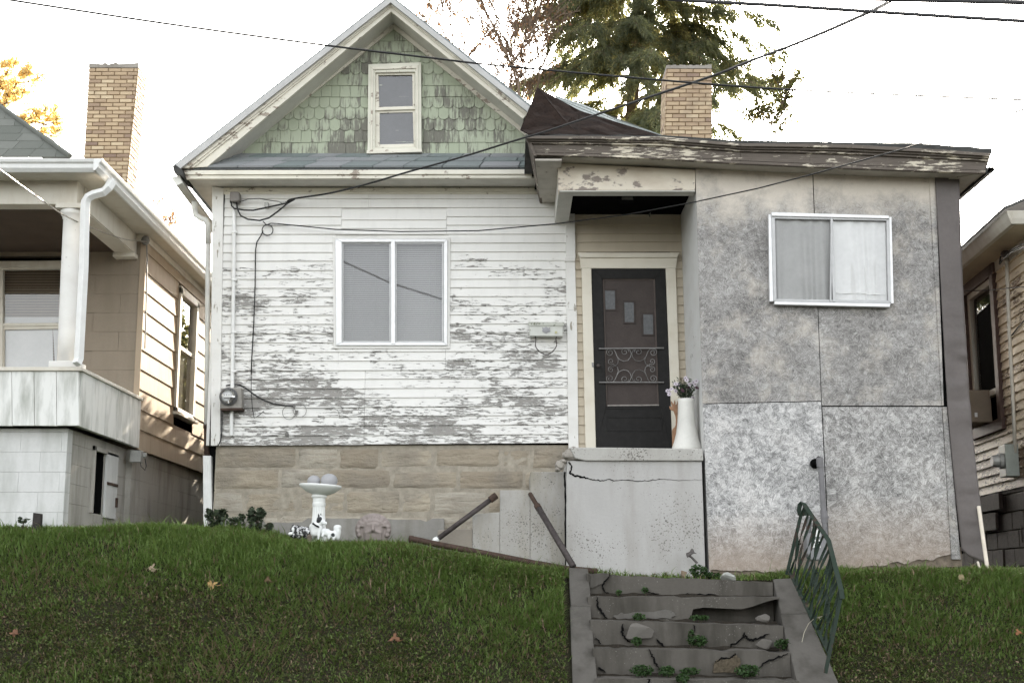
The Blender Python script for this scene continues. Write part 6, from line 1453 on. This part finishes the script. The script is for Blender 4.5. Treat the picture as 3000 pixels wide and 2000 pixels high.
# bent scrap metal
sm = thing('metal_scrap', 'bent dark metal scrap standing in the weeds at the foot of the porch wall', 'scrap metal', P(1590,1300,13.2))
mb = MB(); J = lambda x, y: ((1600+x/2.352)/1.2755, (1600+y/2.352)/1.2755)
mb.pp([J(1035,118),J(1000,80),J(968,60),J(966,45),J(990,35),J(1005,12),J(1018,22),J(1022,38),J(1040,50),J(1020,48),J(1006,55),J(1000,62),J(1028,88),J(1050,112)], 13.2, .03); mb.pp([J(968,58),J(1000,40),J(1006,56),J(975,76)], 13.17, .05); mb.build('sheet', plain('scrap_iron', (.10,.09,.085), .6, .35, 25, .3), sm, .004)
# stake, leaning stick
mb = MB(); p = P(86,1190,12.85); zg = gz(p.x, 12.85); mb.slab([(p.x-.04,12.82,zg-.05),(p.x+.04,12.82,zg-.05),(p.x+.036,12.82,P(86,1179,12.85).z),(p.x-.034,12.82,P(86,1177,12.85).z)], (0,.07,0))
tag(mb.build('wooden_stake', plain('dark_stake', (.035,.03,.028), .85, .3, 20), None, .004), 'short dark wooden stake in the grass before the white block foundation', 'stake')
mb = MB(); mb.tube([P(2248,1163,13.3), P(2258,1235,13.15), P(2269,1312,12.98)], .019, 10); tag(mb.build('leaning_stick', M_POLE), 'pale wooden stick leaning against the brown corner sheet', 'stick')
mb = MB(); mb.tube([P(2246,1290,13.1), P(2254,1318,12.95)], .011, 8); tag(mb.build('short_peg', M_POLE), 'short pale peg in the grass below the brown corner sheet', 'stick')

# ================================================================= PLANTS
def leafmesh(name, mat, parent, C, size, n_extra=None, flat=.5, elong=1.0, down=0.):
    C = np.asarray(C); n = len(C); s = size*rng.uniform(.6, 1.4, n)
    U = rng.normal(size=(n,3)); U[:,2] = U[:,2]*flat-down; U /= np.linalg.norm(U,axis=1)[:,None]
    W = np.cross(U, rng.normal(size=(n,3))); W /= np.linalg.norm(W,axis=1)[:,None]
    V = np.empty((n,4,3)); V[:,0] = C-U*(s*elong)[:,None]*.5; V[:,2] = C+U*(s*elong)[:,None]*.5; V[:,1] = C+W*(s*.32)[:,None]; V[:,3] = C-W*(s*.32)[:,None]
    return np_mesh(name, V.reshape(-1,3), np.arange(n*4).reshape(n,4), mat, parent, np.clip(rng.normal(.5,.22,n),0,1))
def m_leaf(name, stops, trans=.35, rough=.55):
    m = Mat(name); c = m.ramp(m.att(), stops); d = m.bsdf(c, rough, None, 0, .3); t = m.n('ShaderNodeBsdfTranslucent'); m.set(t.inputs[0], m.mix(.5, c, m.mix(1., c, (1.3,1.25,.7), 'MULTIPLY')))
    x = m.n('ShaderNodeMixShader'); x.inputs[0].default_value = trans; m.set(x.inputs[1], d); m.set(x.inputs[2], t.outputs[0]); return m.done(x.outputs[0])
M_DGREEN = m_leaf('dark_shrub_leaf', [(0,(.026,.036,.022)),(.6,(.055,.075,.045)),(1,(.095,.12,.075))], .25)
M_WEED = m_leaf('fresh_weed_leaf', [(0,(.022,.040,.014)),(.6,(.036,.075,.022)),(1,(.06,.11,.035))], .3)
def shrub(label, blobs, Y, n, size, mat=M_DGREEN, name='shrub', cat='shrub', grp='dark seedlings along the stone foundation', up=.04):
    u0, v0 = blobs[0][0], max(b[1]+b[3] for b in blobs); base = P(u0, v0, Y); zg = gz(base.x, Y); base.z = zg
    r = thing(name, label, cat, base, grp); C = []
    stem = MB()
    for (u, v, ru, rv) in blobs:
        c = P(u, v, Y); k = Y/3050; m_ = int(n*ru*rv/400)
        q_ = rng.normal(size=(m_,3)); q_ /= np.linalg.norm(q_,axis=1)[:,None]; q_ *= rng.uniform(.3,1,m_)[:,None]**.6
        C.append(np.array(c)+q_*np.array([ru*k,ru*k*.7,rv*k]))
        for j in range(4):
            e = c+Vector((random.uniform(-1,1)*ru*k*.6, random.uniform(-.5,.5)*ru*k*.6, random.uniform(-.2,.9)*rv*k)); b0 = Vector((c.x+(base.x-c.x)*.3, Y, gz(c.x,Y)-.01)); stem.tube([b0, b0.lerp(e,.5)+Vector((random.uniform(-.02,.02),0,0)), e], [.006,.004,.002], 5)
    leafmesh('foliage', mat, r, np.concatenate(C), size); stem.build('stem', plain('shrub_stem', (.06,.05,.035), .8, .2, 20) if 'shrub_stem' not in bpy.data.materials else bpy.data.materials['shrub_stem'], r)
shrub('dark leafy seedling climbing over the foot of the white downspout', [(497,1192,20,22),(480,1178,10,12),(512,1180,12,14)], 14.0, 190, .048)
shrub('low dark seedling between the downspout and the taller bush', [(540,1200,20,14),(555,1188,8,10)], 13.95, 190, .045)
shrub('upright dark bush before the white patch of the stone foundation', [(588,1198,16,24),(577,1180,10,16),(600,1178,10,14),(618,1208,10,8)], 13.9, 200, .048)
shrub('tiny dark seedling in the grass left of the wooden stake', [(52,1194,14,8)], 12.85, 150, .04)
sh = 'weeds growing in the step joints'
for lab, bl, Y in (('sparse weed tuft in the left joint below the top step', [G(500,318)+(7,7)], 12.38), ('small weed right of the left crack below the top step', [G(680,300)+(7,7)], 12.40), ('leafy weed at the pale patch below the second step edge', [G(640,485)+(16,8)], 12.02), ('low weeds under the broken second step edge', [G(1060,490)+(24,6)], 12.02),
    ('bushy weed at the foot of the leaning slab on the third riser', [G(625,655)+(12,10)], 11.72), ('weed clump in the middle of the third riser', [G(1040,650)+(24,13),G(1000,610)+(8,12)], 11.72), ('weed clump at the right end below the third riser', [G(1630,670)+(18,12)], 11.72), ('wide leafy weed at the left foot of the fourth riser', [G(660,850)+(26,13)], 11.42), ('bright leafy weed beside the long crack of the fourth riser', [G(830,855)+(20,12)], 11.42),
    ('low clover weed in the middle of the fourth riser', [G(990,860)+(24,9)], 11.42), ('leafy weed right of the rubble hole in the fourth riser', [G(1390,855)+(30,14)], 11.42), ('weed hanging over the lowest visible step edge', [G(940,910)+(16,10)], 11.2), ('fresh grass weed in front of the metal scrap', [G(1050,170)+(22,16),G(1150,200)+(20,8)], 13.0)):
    shrub(lab, bl, Y, 420, .026, M_WEED, 'weed', 'weed', sh)
# fallen leaves
def fallen(label, u, v, size, col, seed):
    # find the turf under this point of the bank
    d = ray(u, v); t = 9.5
    while t < 15 and CAMZ+d.z/d.y*t > gz(d.x/d.y*t, t)+.05: t += .01
    p = Vector((d.x/d.y*t, t, CAMZ+d.z/d.y*t)); r_ = random.Random(seed); m_ = MB(); a0 = r_.uniform(0,6.28)
    tip = []; n = 20
    size *= .8; col = tuple(c*.8 for c in col)
    for i in range(n):
        a = 2*math.pi*i/n; rr = size*r_.uniform(.8,1.1)*(.55+.45*abs(math.cos(2.5*a)))*(1 if i % 2 else .82); tip.append(Vector((rr*math.cos(a+a0), rr*.35*math.sin(a+a0)-.0, rr*.75*math.sin(a+a0)+.35*size*math.cos(2*a))))
    m_.add([p]+[p+q for q in tip], [(0,i+1,(i+1)%n+1) for i in range(n)])
    m_.tube([p, p+Vector((size*.9,-.02,-.3*size)), p+Vector((size*1.5,-.02,-.1*size))], .003, 4)
    o = m_.build('fallen_leaf', plain('dry_leaf_%d' % seed, col, .8, .35, 40), recalc=False); return tag(o, label, 'leaf', 'fallen leaves on the bank')
fallen('pale curled fallen leaf highest on the left bank', 347, 1304, .060, (.30,.24,.16), 1)
fallen('yellow-tan fallen leaf below the pale curled one on the bank', 488, 1340, .070, (.40,.27,.11), 2)
fallen('dull brown fallen leaf lying right of the yellow-tan leaf', 614, 1333, .055, (.14,.085,.05), 3)
fallen('reddish fallen leaf low on the bank left of the kerb', 906, 1466, .065, (.20,.10,.055), 4)
fallen('reddish brown fallen leaf at the far left of the bank', 30, 1452, .055, (.20,.10,.06), 5)
fallen('pale tan fallen leaf on the turf right of the railing', 2210, 1328, .06, (.26,.21,.12), 6)
fallen('orange fallen leaf on the turf below the cream house', 2340, 1452, .045, (.28,.13,.06), 7)

# ================================================================= TREES
M_BARK = plain('grey_brown_bark', (.17,.125,.08), .9, .4, 14, bump=.6)
M_BARK2 = plain('pale_twig_bark', (.20,.15,.11), .9, .3, 14)
M_NEEDLE = m_leaf('evergreen_needles', [(0,(.105,.125,.085)),(.5,(.18,.195,.115)),(.8,(.29,.27,.13)),(1,(.42,.36,.16))], .65)
M_RUSSET = m_leaf('russet_leaf', [(0,(.22,.12,.08)),(.6,(.34,.20,.13)),(1,(.44,.30,.20))], .5)
M_GOLD = m_leaf('golden_leaf', [(0,(.56,.40,.19)),(.6,(.72,.58,.32)),(1,(.78,.70,.48))], .6)
YT = 24.0
tb = P(1448,300,YT); tt = P(1470,0,YT)
ev = thing('evergreen_tree', 'tall dark evergreen tree with drooping sprays behind the right chimney', 'tree', (tb.x, YT, 2.2))
slope = (tt.x-tb.x)/(tt.z-tb.z); tx = lambda z: tb.x+slope*(z-tb.z)
mb = MB(); mb.tube([(tx(z), YT, z) for z in (1.5,4,7,9.5,11.5,13,15,17,19)], [.22,.19,.15,.125,.105,.09,.07,.05,.02], 10)
N_C, N_U, N_T = [], [], []
rt = random.Random(21)
for i in range(185):
    z = 6.6+11.0*(i+rt.random())/185; a = rt.uniform(0, 2*math.pi); L = (2.95-.14*max(0, z-9.5))*rt.uniform(.55,1.04)
    if z > 13: L *= max(.2, (19-z)/6)
    d0 = Vector((math.cos(a), math.sin(a), rt.uniform(.05,.35))); pts = []
    for k in range(8):
        t = k/7; pts.append(Vector((tx(z), YT, z))+Vector((d0.x*L*t, d0.y*L*t, d0.z*L*t-.42*L*t*t+.10*math.sin(t*9+i))))
    mb.tube(pts, [.020*(1-.85*k/7) for k in range(8)], 5, cap=False)
    for j in range(30):
        t = .20+.80*(j+rt.random())/30; f = t*7; ii = min(int(f), 6); p = pts[ii].lerp(pts[ii+1], f-ii)
        bl = rt.uniform(.25,.62)*(1.15-.5*t); an = a+rt.choice((-1,1))*rt.uniform(.4,1.3); dr = Vector((math.cos(an)*.75, math.sin(an)*.75, -rt.uniform(.25,.95))).normalized()
        q = [p+dr*bl*s_+Vector((0,0,-.18*bl*s_*s_)) for s_ in (0,.5,1)]
        mb.tube(q, [.006,.004,.002], 3, cap=False)
        m_ = int(85*bl/.45); s_ = rng.uniform(.05,1.08,m_); C = np.array(p)[None]+np.array(dr)[None]*(bl*s_)[:,None]; C[:,2] -= .18*bl*s_*s_; C += rng.normal(0,.032,(m_,3))
        U = np.array(dr)[None]*.9+rng.normal(0,.5,(m_,3))+np.array([0,0,-.45]); tn = np.clip(rng.normal(.30+.35*rt.random()**2+(.22 if t < .5 else 0),.16,m_),0,1)  # inner needles tinted yellower, the backlit glow put into the colour
        N_C.append(C); N_U.append(U); N_T.append(tn)
mb.build('trunk', M_BARK, ev, smooth=True, recalc=False)
C = np.concatenate(N_C); U = np.concatenate(N_U); tn = np.concatenate(N_T); U /= np.linalg.norm(U,axis=1)[:,None]; n = len(C)
W = np.cross(U, rng.normal(size=(n,3))); W /= np.linalg.norm(W,axis=1)[:,None]; Ls = rng.uniform(.08,.19,n)[:,None]
V = np.empty((n,3,3)); V[:,0] = C-W*.0105; V[:,1] = C+W*.0105; V[:,2] = C+U*Ls
np_mesh('crown', V.reshape(-1,3), np.arange(n*3).reshape(n,3), M_NEEDLE, ev, tn)
def twigs(mb, p, d, L, r, depth, tips, rt, spread=.55):
    pts = [p]; 
    for k in range(4): d = (d+Vector((rt.uniform(-1,1), rt.uniform(-1,1), rt.uniform(-.5,.8)))*.16).normalized(); pts.append(pts[-1]+d*L/4)
    mb.tube(pts, [max(.0065, r*(1-.5*k/4)) for k in range(5)], 5 if depth > 1 else 4, cap=False); tips += pts[2:]
    if depth > 0:
        for k in range(rt.choice((2,3,3))):
            i = rt.choice((2,3,4,4)); nd = (d+Vector((rt.uniform(-1,1), rt.uniform(-1,1), rt.uniform(-.4,.9)))*spread*1.4).normalized(); twigs(mb, pts[i], nd, L*rt.uniform(.5,.8), r*.55, depth-1, tips, rt, spread)
def bare(label, polys, Y, seed, leaves, lsize, mat, r0=.05, name='bare_tree', depth=2, cat='tree', tw=.75, frm=.25, grp=None):
    rt = random.Random(seed); p0 = P(*polys[0][0], Y); root = thing(name, label, cat, (p0.x, Y, 2.2), grp); mb = MB(); tips = []
    first = True
    for pl_ in polys:
        pts = [P(u, v, Y+.15*math.sin(i*2+seed)) for i, (u, v) in enumerate(pl_)]
        if first: pts = [Vector((pts[0].x+.05, Y, 1.8)), Vector((pts[0].x+.02, Y, pts[0].z*.55))]+pts; 
        m_ = len(pts); rr = r0 if first else r0*.6
        mb.tube(pts, [rr*(1.0-.75*k/(m_-1)) for k in range(m_)], 7, cap=False)
        for k in range(2 if first else 0, m_-1):
            for q in range(4):
                p = pts[k].lerp(pts[k+1], rt.random()); d = ((pts[k+1]-pts[k]).normalized()+Vector((rt.uniform(-1,1), rt.uniform(-.6,.6), rt.uniform(-.2,.8)))*.9).normalized()
                twigs(mb, p, d, tw*rt.uniform(.5,1.1), rr*.28, depth, tips, rt)
        first = False
    mb.build('trunk', M_BARK2, root, smooth=True, recalc=False)
    tips = np.array(tips); sel = tips[rng.integers(0, len(tips), max(6, leaves//6))]
    C = np.repeat(sel, 6, 0)+rng.normal(0,.055,(len(sel)*6,3)); leafmesh('crown', mat, root, C, lsize, flat=.7, elong=1.5, down=.5)
YQ2 = 22.0
bare('bare forked tree with russet leaves between gable and evergreen', [[(1178,300),(1176,262),(1172,200),(1175,150),(1165,130)], [(1165,130),(1145,85),(1120,35),(1105,0),(1090,-40)], [(1175,145),(1195,120),(1206,90),(1208,40),(1206,-20)], [(1206,95),(1230,60),(1240,20),(1250,-30)], [(1195,265),(1190,180),(1183,150)]], YQ2, 4, 1300, .046, M_RUSSET, .045, depth=3, tw=.55)
bare('thin bare tree with russet leaves rising just right of the gable peak', [[(1062,190),(1050,150),(1040,100),(1035,40),(1032,-40)], [(1075,215),(1030,95),(1000,40),(978,-10),(960,-40)]], YQ2, 9, 800, .044, M_RUSSET, .030, depth=3, tw=.5)
bare('slender twiggy tree against the left edge of the evergreen', [[(1225,260),(1235,200),(1240,150),(1232,100),(1222,60),(1250,-20)], [(1240,160),(1262,120),(1275,80)], [(1215,280),(1195,225),(1180,200)]], YQ2+.5, 14, 900, .044, M_RUSSET, .028, depth=3, tw=.5)
bare('thin sapling with small green-brown leaves right of the evergreen', [[(1762,330),(1775,290),(1790,255),(1802,225),(1812,200)], [(1775,290),(1757,275),(1742,262)]], YQ2, 23, 1500, .055, M_NEEDLE if False else m_leaf('olive_leaf', [(0,(.05,.06,.025)),(.6,(.10,.10,.04)),(1,(.2,.15,.06))], .5), .018, depth=1, tw=.35)
bare('golden leaved tree rising behind the left roof', [[(-20,330),(-10,260),(-15,200),(-30,150)], [(-10,270),(20,220),(40,190),(62,190)], [(-10,300),(40,285),(85,280),(112,290)], [(-15,220),(5,185),(20,160)], [(40,285),(80,300),(125,325)], [(-10,240),(25,235),(50,225)]], 26.0, 31, 2600, .075, M_GOLD, .07, depth=2, tw=.28)
bare('wispy twig with tiny russet leaves showing over the tan house eave', [[(392,545),(388,520),(378,495),(368,470)], [(388,520),(398,510)]], 27.0, 40, 260, .05, M_RUSSET, .012, depth=1, tw=.25)

# unseen conical evergreen added behind the white house, its flank shades the neighbouring porch
sx, sy = -1.77, 21.0
cn = thing('added_shade_evergreen', 'unseen conical evergreen added behind the white house to shade the neighbouring wall', 'tree', (sx, sy, 2.1))
mb = MB(); mb.tube([(sx,sy,1.7),(sx,sy,5),(sx,sy,9)], [.12,.08,.01], 8); mb.build('trunk', M_BARK, cn)
n = 60000; zz = 2.1+7.6*rng.random(n)**1.3; rr = 2.75*(1-(zz-2.1)/7.7)*rng.uniform(.55,1.08,n); an = rng.uniform(0,2*np.pi,n)
leafmesh('crown', M_NEEDLE, cn, np.stack([sx+rr*np.cos(an), sy+rr*np.sin(an), zz], -1), .14)
